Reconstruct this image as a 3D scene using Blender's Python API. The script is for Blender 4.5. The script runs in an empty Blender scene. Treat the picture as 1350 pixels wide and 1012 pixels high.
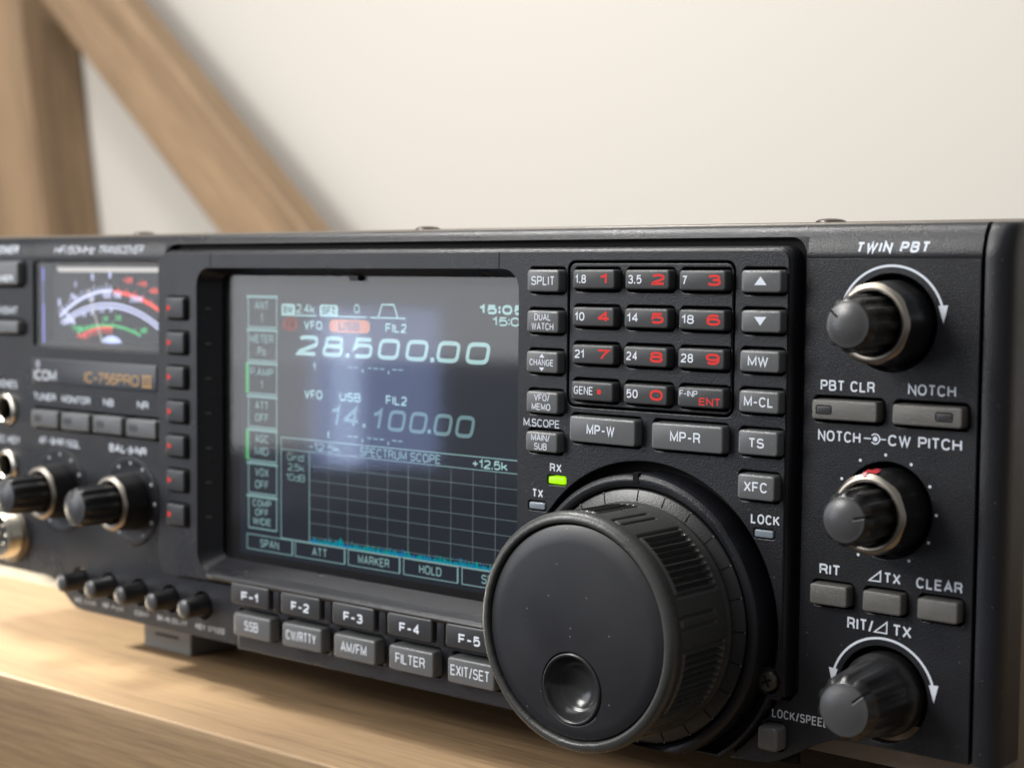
import bpy, math, random
from mathutils import Vector, Matrix
random.seed(7)
PI = math.pi
S = bpy.context.scene
COL = S.collection
MM = 0.001

# ------------------------------------------------------------------ camera
cam = bpy.data.cameras.new("camera")
camo = bpy.data.objects.new("camera", cam); COL.objects.link(camo)
R3 = ((0.7707899852322447, 0.6370289379534747, 0.00877102477159275),
      (0.04741850183228186, -0.04363524150577487, -0.997921565746885),
      (-0.6353221894044453, 0.7696038577791827, -0.06384056501740507))
CP = (457.6105, -287.0578, 111.0990)
mr = Matrix(((R3[0][0], -R3[1][0], -R3[2][0], CP[0]*MM),
             (R3[0][1], -R3[1][1], -R3[2][1], CP[1]*MM),
             (R3[0][2], -R3[1][2], -R3[2][2], CP[2]*MM), (0, 0, 0, 1)))
camo.matrix_world = mr
cam.sensor_width = 36.0
cam.lens = 2137.6/1350*36
cam.clip_start = 0.01; cam.clip_end = 60
cam.dof.use_dof = True
cam.dof.focus_distance = 0.345
cam.dof.aperture_fstop = 16.5
S.camera = camo

# ------------------------------------------------------------------ world, lamps, exposure
W = bpy.data.worlds.new("World"); S.world = W; W.use_nodes = True
W.node_tree.nodes["Background"].inputs[0].default_value = (0.95, 0.97, 1.0, 1)
W.node_tree.nodes["Background"].inputs[1].default_value = 0.28
S.view_settings.view_transform = 'Standard'; S.view_settings.look = 'None'
S.view_settings.gamma = 1; S.view_settings.exposure = 0.0

def lamp(name, loc, target, sx, sy, watt, col=(1, 1, 1), kind='AREA', spread=None):
    l = bpy.data.lights.new(name, kind); l.energy = watt; l.color = col
    if kind == 'AREA':
        l.shape = 'RECTANGLE'; l.size = sx; l.size_y = sy
        if spread: l.spread = spread
    o = bpy.data.objects.new(name, l); COL.objects.link(o)
    o.location = Vector(loc)*MM
    d = (Vector(target)-Vector(loc)).normalized()
    o.rotation_euler = d.to_track_quat('-Z', 'Y').to_euler()
    return o
lamp("ceiling_lamp", (-700, -1120, 880), (200, 0, 60), 0.6, 0.5, 23, (1.0, 0.985, 0.95))
lamp("added_wall_fill", (-330, -350, 1250), (-620, 612, 230), 1.2, 1.0, 10, (1.0, 0.97, 0.94))  # added fill, no real fitting: brightens the wall behind the frame
lamp("added_reflection_patch", (-770, -900, 345), (160, 0, 60), 0.66, 0.66, 4.5, (0.96, 0.98, 1.0))  # added area lamp, not a real window: makes the screen's grey reflection
lamp("added_reflection_patch_low", (-925, -899, -28), (160, 0, 60), 0.19, 0.10, 0.17, (0.96, 0.98, 1.0))  # added lamp that carries the grey reflection further down at the left
lamp("added_reflection_strip", (-700, -890, 0), (165, 0, 80), 0.13, 0.16, 0.24, (0.42, 0.54, 1.0))  # added bluish lamp, placed only to mirror as a strip in the screen
lamp("added_reflection_strip_bright", (-738, -885, -5), (165, 0, 80), 0.032, 0.15, 0.09, (0.6, 0.74, 1.0))  # added narrow lamp for the brighter left edge of the mirrored strip
sp = lamp("low_side_lamp", (-1500, -15, 330), (-566, -5, 0), 0, 0, 850, (1.0, 0.90, 0.70), 'SPOT')
sp.data.spot_size = math.radians(16); sp.data.spot_blend = 0.03; sp.data.shadow_soft_size = 0.012
lamp("overhead_lamp", (-330, -20, 950), (200, -20, 60), 0.15, 0.15, 8, (1.0, 0.98, 0.95))

# ------------------------------------------------------------------ materials
def mat(name, col, rough=0.5, metal=0.0, spec=0.5, bump=0.0, bscale=2500, emis=None, estr=0, var=0.0, vscale=60, coat=0.0):
    m = bpy.data.materials.new(name); m.use_nodes = True
    nt = m.node_tree; b = nt.nodes["Principled BSDF"]
    b.inputs["Base Color"].default_value = (*col, 1)
    b.inputs["Roughness"].default_value = rough
    b.inputs["Metallic"].default_value = metal
    b.inputs["Specular IOR Level"].default_value = spec
    if coat: b.inputs["Coat Weight"].default_value = coat; b.inputs["Coat Roughness"].default_value = 0.1
    if emis:
        b.inputs["Emission Color"].default_value = (*emis, 1); b.inputs["Emission Strength"].default_value = estr
    if bump or var:
        tc = nt.nodes.new("ShaderNodeTexCoord")
    if bump:
        n = nt.nodes.new("ShaderNodeTexNoise"); n.inputs["Scale"].default_value = bscale; n.inputs["Detail"].default_value = 3
        nt.links.new(tc.outputs["Object"], n.inputs["Vector"])
        bp = nt.nodes.new("ShaderNodeBump"); bp.inputs["Strength"].default_value = bump; bp.inputs["Distance"].default_value = 0.0002
        nt.links.new(n.outputs["Fac"], bp.inputs["Height"]); nt.links.new(bp.outputs["Normal"], b.inputs["Normal"])
    if var:
        n2 = nt.nodes.new("ShaderNodeTexNoise"); n2.inputs["Scale"].default_value = vscale; n2.inputs["Detail"].default_value = 5
        nt.links.new(tc.outputs["Object"], n2.inputs["Vector"])
        mr_ = nt.nodes.new("ShaderNodeMapRange"); mr_.inputs[1].default_value = 0.3; mr_.inputs[2].default_value = 0.7
        mr_.inputs[3].default_value = rough-var; mr_.inputs[4].default_value = rough+var
        nt.links.new(n2.outputs["Fac"], mr_.inputs[0]); nt.links.new(mr_.outputs[0], b.inputs["Roughness"])
    return m

def dusty(m, dens=0.72, scale=900, amount=0.5, col=(0.35, 0.34, 0.32)):
    """sparse pale dust specks mixed into the base colour"""
    nt = m.node_tree; b = nt.nodes["Principled BSDF"]
    tc = nt.nodes.new("ShaderNodeTexCoord")
    v = nt.nodes.new("ShaderNodeTexVoronoi"); v.inputs["Scale"].default_value = scale
    nt.links.new(tc.outputs["Object"], v.inputs["Vector"])
    lt = nt.nodes.new("ShaderNodeMath"); lt.operation = 'LESS_THAN'; lt.inputs[1].default_value = 0.10
    nt.links.new(v.outputs["Distance"], lt.inputs[0])
    sep = nt.nodes.new("ShaderNodeSeparateColor"); nt.links.new(v.outputs["Color"], sep.inputs[0])
    gt = nt.nodes.new("ShaderNodeMath"); gt.operation = 'GREATER_THAN'; gt.inputs[1].default_value = dens
    nt.links.new(sep.outputs[0], gt.inputs[0])
    mu = nt.nodes.new("ShaderNodeMath"); mu.operation = 'MULTIPLY'
    nt.links.new(lt.outputs[0], mu.inputs[0]); nt.links.new(gt.outputs[0], mu.inputs[1])
    mu2 = nt.nodes.new("ShaderNodeMath"); mu2.operation = 'MULTIPLY'; mu2.inputs[1].default_value = amount
    nt.links.new(mu.outputs[0], mu2.inputs[0])
    mx = nt.nodes.new("ShaderNodeMix"); mx.data_type = 'RGBA'
    mx.inputs[6].default_value = b.inputs["Base Color"].default_value; mx.inputs[7].default_value = (*col, 1)
    nt.links.new(mu2.outputs[0], mx.inputs[0]); nt.links.new(mx.outputs[2], b.inputs["Base Color"])
    return m

M = {}
M['panel'] = dusty(mat("panel_plastic", (0.013, 0.0135, 0.017), 0.31, spec=0.36, bump=0.42, bscale=3600, var=0.07), 0.88, 650, 0.22)
M['console'] = dusty(mat("console_plastic", (0.013, 0.0135, 0.017), 0.31, spec=0.36, bump=0.38, bscale=3800, var=0.07), 0.88, 650, 0.25)
M['black'] = mat("black_plastic", (0.008, 0.008, 0.009), 0.5)
M['deep'] = mat("well_black", (0.004, 0.004, 0.004), 0.8, spec=0.2)
M['key'] = dusty(mat("key_plastic", (0.125, 0.128, 0.132), 0.29, bump=0.2, bscale=5000), 0.9, 900, 0.5)
M['keydark'] = dusty(mat("number_key_plastic", (0.050, 0.051, 0.054), 0.42, bump=0.25, bscale=5000), 0.9, 900, 0.5)
M['fkey'] = mat("function_key_plastic", (0.035, 0.036, 0.040), 0.38, bump=0.2, bscale=5000)
M['keymetal'] = dusty(mat("bar_key_plastic", (0.15, 0.145, 0.135), 0.38, metal=0.35, bump=0.6, bscale=6000), 0.8, 1500, 0.5)
M['knob'] = dusty(mat("knob_plastic", (0.014, 0.014, 0.015), 0.33, bump=0.2, bscale=3000), 0.9, 700, 0.5)
M['knobface'] = mat("knob_face_plastic", (0.060, 0.060, 0.063), 0.30, bump=0.1, bscale=4000)
M['ring'] = mat("champagne_metal", (0.36, 0.325, 0.28), 0.36, metal=1.0)
M['chrome'] = mat("nickel", (0.75, 0.70, 0.60), 0.22, metal=1.0)
M['screwmetal'] = mat("dark_zinc", (0.10, 0.09, 0.08), 0.35, metal=0.8)
M['rubber'] = dusty(mat("grip_rubber", (0.052, 0.053, 0.051), 0.33, bump=0.3, bscale=2200, var=0.10, vscale=120), 0.84, 750, 0.45)
M['disc'] = dusty(mat("dial_face_soft_paint", (0.019, 0.019, 0.022), 0.36, bump=0.1, bscale=5000, var=0.08, vscale=45), 0.90, 520, 0.35)
M['dimple'] = mat("dial_dimple_gloss", (0.030, 0.030, 0.031), 0.20, bump=0.0)
M['white'] = mat("white_print", (0.72, 0.77, 0.86), 0.6, spec=0.2)
M['dots'] = mat("dot_print", (0.45, 0.47, 0.50), 0.6, spec=0.2)
M['red'] = mat("red_print", (0.72, 0.035, 0.03), 0.6, spec=0.2)
M['gold'] = mat("gold_print", (0.50, 0.30, 0.12), 0.5, spec=0.2)
M['redpaint'] = mat("red_nail_paint", (0.45, 0.02, 0.03), 0.4)
M['case'] = mat("case_paint", (0.16, 0.135, 0.105), 0.34, bump=0.35, bscale=1800, var=0.05)
M['foot'] = mat("foot_plastic", (0.17, 0.17, 0.165), 0.5)
M['ledoff'] = mat("lamp_lens_clear", (0.22, 0.26, 0.30), 0.25)
M['ledon'] = mat("lamp_lens_green", (0.1, 0.3, 0.0), 0.4, emis=(0.42, 1.0, 0.0), estr=0.95)
M['meterface'] = mat("meter_face", (0.012, 0.012, 0.014), 0.5, spec=0.1, emis=(0.25, 0.27, 0.45), estr=0.04)
M['mwhite'] = mat("meter_mark_white", (0.5, 0.5, 0.6), 0.6, emis=(0.50, 0.58, 1.0), estr=0.75)
M['mred'] = mat("meter_mark_red", (0.6, 0.05, 0.03), 0.6, emis=(1.0, 0.07, 0.04), estr=0.6)
M['mgreen'] = mat("meter_mark_green", (0.03, 0.4, 0.1), 0.6, emis=(0.04, 0.40, 0.14), estr=0.6)
M['mhub'] = mat("meter_hub", (0.3, 0.35, 0.6), 0.3, emis=(0.45, 0.58, 1.0), estr=0.6)
M['mglow'] = mat("meter_backlight_reflection", (0.1, 0.1, 0.3), 0.3, emis=(0.22, 0.27, 0.85), estr=0.6)  # emission stands in for the backlight reflected on the meter's side wall
M['needle'] = mat("needle_ivory", (0.6, 0.55, 0.45), 0.5, emis=(0.6, 0.5, 0.4), estr=0.25)
M['lcd'] = mat("lcd_background", (0.004, 0.004, 0.006), 0.5, spec=0.2, emis=(0.35, 0.62, 1.0), estr=0.015)
M['lc'] = mat("lcd_cyan", (0, 0, 0), 0.6, spec=0.0, emis=(0.50, 0.80, 0.80), estr=0.80)
M['lcdim'] = mat("lcd_dim_cyan", (0, 0, 0), 0.6, spec=0.0, emis=(0.42, 0.70, 0.70), estr=0.55)
M['lcd2'] = mat('lcd_faint_cyan', (0, 0, 0), 0.6, spec=0.0, emis=(0.40, 0.68, 0.72), estr=0.42)
M['lgrid'] = mat("lcd_grid_grey", (0, 0, 0), 0.6, spec=0.0, emis=(0.45, 0.62, 0.60), estr=0.40)
M['lgreen'] = mat("lcd_green", (0, 0, 0), 0.6, spec=0.0, emis=(0.12, 0.9, 0.25), estr=0.5)
M['lorange'] = mat("lcd_orange", (0, 0, 0), 0.6, spec=0.0, emis=(1.0, 0.36, 0.10), estr=0.62)
M['lred'] = mat("lcd_red", (0, 0, 0), 0.6, spec=0.0, emis=(0.9, 0.12, 0.08), estr=0.22)
M['lnoise'] = mat("lcd_trace", (0, 0, 0), 0.6, spec=0.0, emis=(0.0, 0.62, 0.60), estr=0.45)
M['lblue'] = mat("lcd_trace_blue", (0, 0, 0), 0.6, spec=0.0, emis=(0.02, 0.30, 0.85), estr=0.5)
M['tickdim'] = mat('faint_print', (0.10, 0.10, 0.10), 0.6)
M['bezel'] = mat('display_mask', (0.003, 0.003, 0.003), 0.6, spec=0.2)
M['ldark'] = mat("lcd_dark", (0, 0, 0), 0.6, spec=0.0)

def glass_mat(name, base=0.032):
    m = bpy.data.materials.new(name); m.use_nodes = True; nt = m.node_tree
    nt.nodes.remove(nt.nodes["Principled BSDF"]); out = nt.nodes["Material Output"]
    lw = nt.nodes.new("ShaderNodeLayerWeight"); lw.inputs["Blend"].default_value = 0.5
    p = nt.nodes.new("ShaderNodeMath"); p.operation = 'POWER'; p.inputs[1].default_value = 5
    nt.links.new(lw.outputs["Facing"], p.inputs[0])
    ma = nt.nodes.new("ShaderNodeMath"); ma.operation = 'MULTIPLY_ADD'; ma.inputs[1].default_value = 0.95; ma.inputs[2].default_value = base
    nt.links.new(p.outputs[0], ma.inputs[0])
    g = nt.nodes.new("ShaderNodeBsdfGlossy"); g.inputs["Roughness"].default_value = 0.055
    t = nt.nodes.new("ShaderNodeBsdfTransparent"); t.inputs[0].default_value = (0.97, 0.97, 0.98, 1)
    mx = nt.nodes.new("ShaderNodeMixShader")
    nt.links.new(ma.outputs[0], mx.inputs[0]); nt.links.new(t.outputs[0], mx.inputs[1]); nt.links.new(g.outputs[0], mx.inputs[2])
    nt.links.new(mx.outputs[0], out.inputs[0])
    return m
M['glass'] = glass_mat("clear_window")
M['mglass'] = glass_mat("meter_window_clear", 0.018)

def wood_mat(name, dark, light, along='X', scale=1.0, rough=0.5, contrast=1.0, detail=True):
    m = bpy.data.materials.new(name); m.use_nodes = True; nt = m.node_tree
    b = nt.nodes["Principled BSDF"]; b.inputs["Roughness"].default_value = rough; b.inputs["Specular IOR Level"].default_value = 0.35
    tc = nt.nodes.new("ShaderNodeTexCoord"); mp = nt.nodes.new("ShaderNodeMapping")
    st = {'X': (0.04, 1, 1), 'Z': (1, 1, 0.06)}[along]
    mp.inputs["Scale"].default_value = st
    nt.links.new(tc.outputs["Object"], mp.inputs["Vector"])
    fine = nt.nodes.new("ShaderNodeTexNoise"); fine.inputs["Scale"].default_value = 850*scale; fine.inputs["Detail"].default_value = 6; fine.inputs["Roughness"].default_value = 0.65
    mid = nt.nodes.new("ShaderNodeTexNoise"); mid.inputs["Scale"].default_value = 60*scale; mid.inputs["Detail"].default_value = 4; mid.inputs["Distortion"].default_value = 0.6
    big = nt.nodes.new("ShaderNodeTexNoise"); big.inputs["Scale"].default_value = 12*scale; big.inputs["Detail"].default_value = 2
    for n in (fine, mid, big): nt.links.new(mp.outputs[0], n.inputs["Vector"])
    a1 = nt.nodes.new("ShaderNodeMath"); a1.operation = 'MULTIPLY_ADD'; a1.inputs[1].default_value = 0.55*contrast
    nt.links.new(fine.outputs["Fac"], a1.inputs[0])
    a2 = nt.nodes.new("ShaderNodeMath"); a2.operation = 'MULTIPLY_ADD'; a2.inputs[1].default_value = 0.5
    nt.links.new(mid.outputs["Fac"], a2.inputs[0])
    a3 = nt.nodes.new("ShaderNodeMath"); a3.operation = 'MULTIPLY'; a3.inputs[1].default_value = 0.45
    nt.links.new(big.outputs["Fac"], a3.inputs[0])
    nt.links.new(a3.outputs[0], a2.inputs[2]); nt.links.new(a2.outputs[0], a1.inputs[2])
    cr = nt.nodes.new("ShaderNodeValToRGB")
    cr.color_ramp.elements[0].position = 0.5; cr.color_ramp.elements[0].color = (*dark, 1)
    cr.color_ramp.elements[1].position = 0.95; cr.color_ramp.elements[1].color = (*light, 1)
    nt.links.new(a1.outputs[0], cr.inputs[0]); nt.links.new(cr.outputs[0], b.inputs["Base Color"])
    bp = nt.nodes.new("ShaderNodeBump"); bp.inputs["Strength"].default_value = 0.35; bp.inputs["Distance"].default_value = 0.0004
    nt.links.new(fine.outputs["Fac"], bp.inputs["Height"]); nt.links.new(bp.outputs[0], b.inputs["Normal"])
    return m
M['wood'] = wood_mat("bench_oak", (0.085, 0.050, 0.026), (0.335, 0.222, 0.12), 'X', 1.0, 0.6, 1.25)
M['timber'] = wood_mat("rough_timber", (0.085, 0.055, 0.032), (0.40, 0.275, 0.165), 'X', 0.5, 0.7)
M['paintwall'] = mat("cream_wall_paint", (0.535, 0.518, 0.482), 0.9, spec=0.2, bump=0.2, bscale=60)
M['floor'] = mat("dark_floor", (0.05, 0.045, 0.04), 0.6)

# ------------------------------------------------------------------ mesh helpers
def finish(name, V, F, m, parent, smooth=35, props=None):
    me = bpy.data.meshes.new(name)
    me.from_pydata([(x*MM, y*MM, z*MM) for x, y, z in V], [], F)
    me.validate(); me.update()
    if m is not None: me.materials.append(m)
    if smooth:
        me.shade_smooth(); me.set_sharp_from_angle(angle=math.radians(smooth))
    return link(name, me, parent)
def link(name, me, parent, loc=None):
    o = bpy.data.objects.new(name, me); COL.objects.link(o)
    if parent is not None: o.parent = parent
    if loc is not None: o.location = Vector(loc)*MM
    return o
class MB:
    def __init__(s): s.V = []; s.F = []
    def add(s, V, F):
        k = len(s.V); s.V += V; s.F += [tuple(i+k for i in f) for f in F]
    def loft(s, rings, cap0=False, cap1=True, closed=True):
        n = len(rings[0]); V = [p for r in rings for p in r]; F = []
        for a in range(len(rings)-1):
            for i in range(n if closed else n-1):
                j = (i+1) % n
                F.append((a*n+i, a*n+j, (a+1)*n+j, (a+1)*n+i))
        if cap0: F.append(tuple(range(n-1, -1, -1)))
        if cap1: F.append(tuple((len(rings)-1)*n+i for i in range(n)))
        s.add(V, F)
    def box(s, x0, x1, y0, y1, z0, z1):
        s.add([(x0, y0, z0), (x1, y0, z0), (x1, y1, z0), (x0, y1, z0), (x0, y0, z1), (x1, y0, z1), (x1, y1, z1), (x0, y1, z1)],
              [(0, 3, 2, 1), (4, 5, 6, 7), (0, 1, 5, 4), (1, 2, 6, 5), (2, 3, 7, 6), (3, 0, 4, 7)])
    def done(s, name, m, parent=None, smooth=35): return finish(name, s.V, s.F, m, parent, smooth)

def rrect(cx, cz, w, h, r, y, n=5, slope=0.0):
    """rounded rectangle in the panel plane, counter-clockwise seen from the front"""
    r = max(0.01, min(r, w/2-0.001, h/2-0.001)); P = []
    for sx, sz, a0 in ((1, -1, -90), (1, 1, 0), (-1, 1, 90), (-1, -1, 180)):
        for i in range(n+1):
            a = math.radians(a0+90*i/n)
            P.append((cx+sx*(w/2-r)+r*math.cos(a), y, cz+sz*(h/2-r)+r*math.sin(a)))
    return P
def bevel_block(mb, cx, cz, w, h, yb, yt, r=0.6, bev=0.35, draft=0.15, dome=0.0):
    rings = [rrect(cx, cz, w+2*draft, h+2*draft, r+draft, yb), rrect(cx, cz, w, h, r, yt+bev)]
    for k in (1, 2, 3):
        a = PI/2*k/3
        d = bev*(1-math.cos(a)); rings.append(rrect(cx, cz, w-2*d, h-2*d, max(r-d, 0.1), yt+bev*(1-math.sin(a))))
    if dome:
        rings.append(rrect(cx, cz, w*0.6, h*0.6, r, yt-dome))
    mb.loft(rings)
def lathe(mb, cx, cz, prof, n=64, rf=None, cap=True, ang0=0, ang1=2*PI, clampz=None):
    """prof: (r, y) from back to front; revolve round an axis along Y"""
    rings = []
    for r, y in prof:
        ring = []
        for i in range(n):
            a = ang0+(ang1-ang0)*i/n
            rr = r if rf is None else rf(r, y, a)
            z = cz+rr*math.sin(a)
            if clampz is not None: z = max(z, clampz)
            ring.append((cx+rr*math.cos(a), y, z))
        rings.append(ring)
    mb.loft(rings, cap0=False, cap1=cap)

def plate(name, outline, holes, y0, y1, m, parent, bevel=0.25):
    """flat plate with real holes: y0 front, y1 back; outline/holes are lists of (x, z)"""
    cu = bpy.data.curves.new("tmp", 'CURVE'); cu.dimensions = '2D'; cu.fill_mode = 'BOTH'
    for pts in [outline]+holes:
        sp_ = cu.splines.new('POLY'); sp_.points.add(len(pts)-1)
        for i, (x, z) in enumerate(pts): sp_.points[i].co = (x, z, 0, 1)
        sp_.use_cyclic_u = True
    cu.extrude = (y1-y0)/2-bevel; cu.bevel_depth = bevel; cu.bevel_resolution = 2; cu.offset = -bevel
    ob = bpy.data.objects.new("tmp", cu); COL.objects.link(ob)
    dg = bpy.context.evaluated_depsgraph_get(); dg.update()
    me = bpy.data.meshes.new_from_object(ob.evaluated_get(dg))
    bpy.data.objects.remove(ob); bpy.data.curves.remove(cu)
    # (x, z, t) -> (x, y, z); front (towards the camera, -Y) is curve +t
    yc = (y0+y1)/2
    for v in me.vertices:
        x, z, t = v.co; v.co = (x*MM, (yc-t)*MM, z*MM)
    me.name = name; me.materials.clear(); me.materials.append(m)
    for p in me.polygons: p.material_index = 0
    me.shade_smooth(); me.set_sharp_from_angle(angle=math.radians(30))
    return link(name, me, parent)
def rr2(cx, cz, w, h, r, n=5): return [(x, z) for x, y, z in rrect(cx, cz, w, h, r, 0, n)]
def circ2(cx, cz, r, n=64, zmin=None):
    P = [(cx+r*math.cos(2*PI*i/n), cz+r*math.sin(2*PI*i/n)) for i in range(n)]
    return P

# ------------------------------------------------------------------ stroke lettering (own drawn, Helvetica-like)
def arc(cx, cy, rx, ry, a0, a1, n=9, p=2.0):
    out = []
    for i in range(n+1):
        a = math.radians(a0+(a1-a0)*i/n); c, s_ = math.cos(a), math.sin(a)
        c2 = math.copysign(abs(c)**(2/p), c); s2 = math.copysign(abs(s_)**(2/p), s_)
        out.append((cx+rx*c2, cy+ry*s2))
    return out
def glyphs(p):
    A = lambda *a: arc(*a, p=p)
    O = A(.5, .5, .5, .5, 90, 450, 28)
    G = {
    'A': (1.02, [[(0, 0), (.5, 1), (1, 0)], [(.17, .32), (.83, .32)]]),
    'B': (.92, [[(0, 0), (0, 1), (.6, 1)]+A(.6, .765, .34, .235, 90, -90)+[(0, .53)], [(.55, .53)]+A(.62, .265, .38, .265, 90, -90)+[(0, 0)]]),
    'C': (.98, [A(.5, .5, .5, .5, 35, 325, 22)]),
    'D': (.98, [[(.45, 1), (0, 1), (0, 0), (.45, 0)], A(.45, .5, .55, .5, -90, 90, 14)]),
    'E': (.85, [[(1, 1), (0, 1), (0, 0), (1, 0)], [(0, .52), (.9, .52)]]),
    'F': (.80, [[(1, 1), (0, 1), (0, 0)], [(0, .5), (.88, .5)]]),
    'G': (1.02, [A(.5, .5, .5, .5, 40, 350, 22)+[(1, .46), (.55, .46)]]),
    'H': (.95, [[(0, 0), (0, 1)], [(1, 0), (1, 1)], [(0, .52), (1, .52)]]),
    'I': (.0, [[(.5, 0), (.5, 1)]]),
    'J': (.75, [[(1, 1), (1, .3)]+A(.5, .28, .5, .28, 0, -170)]),
    'K': (.95, [[(0, 0), (0, 1)], [(.95, 1), (0, .38)], [(.33, .6), (1, 0)]]),
    'L': (.75, [[(0, 1), (0, 0), (1, 0)]]),
    'M': (1.12, [[(0, 0), (0, 1), (.5, .12), (1, 1), (1, 0)]]),
    'N': (.95, [[(0, 0), (0, 1), (1, 0), (1, 1)]]),
    'O': (1.05, [O]), 'Q': (1.05, [O, [(.6, .25), (1, -.05)]]),
    'P': (.88, [[(0, 0), (0, 1), (.6, 1)]+A(.62, .735, .38, .265, 90, -90)+[(0, .47)]]),
    'R': (.93, [[(0, 0), (0, 1), (.6, 1)]+A(.6, .745, .36, .255, 90, -90)+[(0, .49)], [(.6, .49)]+[(.88, .34), (.93, .1), (1, 0)]]),
    'S': (.92, [A(.5, .75, .45, .25, 20, 180, 9)+A(.5, .72, .45, .21, 190, 240, 3)+A(.5, .27, .5, .25, 60, 0, 5)+A(.5, .26, .5, .26, -8, -165, 11)]),
    'T': (.85, [[(0, 1), (1, 1)], [(.5, 1), (.5, 0)]]),
    'U': (.95, [[(0, 1), (0, .36)]+A(.5, .36, .5, .36, 180, 360, 12)+[(1, 1)]]),
    'V': (.95, [[(0, 1), (.5, 0), (1, 1)]]),
    'W': (1.35, [[(0, 1), (.26, 0), (.5, .95), (.74, 0), (1, 1)]]),
    'X': (.92, [[(0, 1), (1, 0)], [(0, 0), (1, 1)]]),
    'Y': (.92, [[(0, 1), (.5, .42), (1, 1)], [(.5, .42), (.5, 0)]]),
    'Z': (.88, [[(0, 1), (1, 1), (0, 0), (1, 0)]]),
    'z': (.6, [[(0, .66), (1, .66), (0, 0), (1, 0)]]),
    '0': (.80, [O]),
    '1': (.40, [[(-.1, .76), (.45, .84), (.8, 1), (.8, 0)]]),
    '2': (.80, [A(.5, .72, .48, .28, 165, -20, 12)+[(.88, .52), (.08, .14), (0, 0), (1, 0)]]),
    '3': (.80, [A(.5, .76, .44, .24, 160, -90, 11)+[(.4, .52)], [(.5, .52)]+A(.5, .27, .5, .27, 80, -160, 13)]),
    '4': (.85, [[(.72, 0), (.72, 1), (0, .3)], [(-.02, .3), (1, .3)]]),
    '5': (.80, [[(.92, 1), (.15, 1), (.08, .5), (.2, .58)]+A(.48, .33, .52, .33, 100, -140 if p < 3 else -108, 13)]),
    '6': (.80, [A(.52, .72, .46, .28, 30, 130, 6)+A(.5, .5, .5, .5, 150, 180, 3)+[(0, .28)], A(.5, .3, .5, .3, 180, 540, 22)]),
    '7': (.78, [[(0, 1), (1, 1), (.55, .5), (.3, 0)]]),
    '8': (.80, [A(.5, .765, .44, .235, -90, 270, 18), A(.5, .265, .5, .265, 90, 450, 18)]),
    '9': (.80, [A(.48, .28, .46, .28, 210, 310, 6)+A(.5, .5, .5, .5, 330, 360, 3)+[(1, .72)], A(.5, .7, .5, .3, 0, 360, 22)]),
    '-': (.55, [[(0, .42), (1, .42)]]), '+': (.7, [[(0, .45), (1, .45)], [(.5, .1), (.5, .8)]]),
    '/': (.45, [[(0, -.05), (1, 1.05)]]), '_': (.8, [[(0, 0), (1, 0)]]),
    '.': (.0, [[(.5, -.0), (.5, .02)]]), ',': (.0, [[(.6, .02), (.4, -.22)]]),
    ':': (.0, [[(.5, .18), (.5, .22)], [(.5, .74), (.5, .78)]]),
    'k': (.75, [[(0, 0), (0, 1)], [(.9, .66), (0, .26)], [(.35, .42), (1, 0)]]),
    'r': (.5, [[(0, 0), (0, .66)], [(0, .45), (.5, .66), (1, .64)]]),
    'i': (.0, [[(.5, 0), (.5, .66)], [(.5, .9), (.5, .96)]]),
    'd': (.75, [[(1, 0), (1, 1)], A(.5, .33, .5, .33, 0, 360, 16)]),
    'o': (.75, [A(.5, .33, .5, .33, 90, 450, 18)]),
    'a': (.7, [A(.5, .33, .5, .33, 0, 360, 16), [(1, 0), (1, .66)]]),
    'g': (.7, [A(.5, .33, .5, .33, 0, 360, 16), [(1, .66), (1, -.1), (.5, -.25), (.1, -.2)]]),
    '^': (.5, [[(0, .2), (.5, .9), (1, .2)]]),
    }
    return G
GC = {}
def ribbon(pts, t, closed=False):
    """constant-width band along pts with mitred joints -> V, F in 2D"""
    q = [pts[0]]
    for p in pts[1:]:
        if math.hypot(p[0]-q[-1][0], p[1]-q[-1][1]) > 1e-4: q.append(p)
    if len(q) < 2: return [], []
    closed = math.hypot(q[0][0]-q[-1][0], q[0][1]-q[-1][1]) < 1e-3
    if closed: q = q[:-1]
    n = len(q); L = []
    for i in range(n):
        a = q[i-1] if (i > 0 or closed) else None; b = q[i]; c = q[(i+1) % n] if (i < n-1 or closed) else None
        def nd(u, v):
            d = (v[0]-u[0], v[1]-u[1]); l = math.hypot(*d); return (-d[1]/l, d[0]/l)
        if a is None: m_ = nd(b, c)
        elif c is None: m_ = nd(a, b)
        else:
            n1, n2 = nd(a, b), nd(b, c); s_ = (n1[0]+n2[0], n1[1]+n2[1]); l = math.hypot(*s_)
            if l < 0.35: m_ = n2
            else:
                s_ = (s_[0]/l, s_[1]/l); k = 1/max(0.38, s_[0]*n1[0]+s_[1]*n1[1]); m_ = (s_[0]*k, s_[1]*k)
        L.append(((b[0]+m_[0]*t/2, b[1]+m_[1]*t/2), (b[0]-m_[0]*t/2, b[1]-m_[1]*t/2)))
    V = [p for l in L for p in l]; F = []
    for i in range(n if closed else n-1):
        j = (i+1) % n
        F.append((2*i+1, 2*j+1, 2*j, 2*i))
    return V, F
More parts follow.
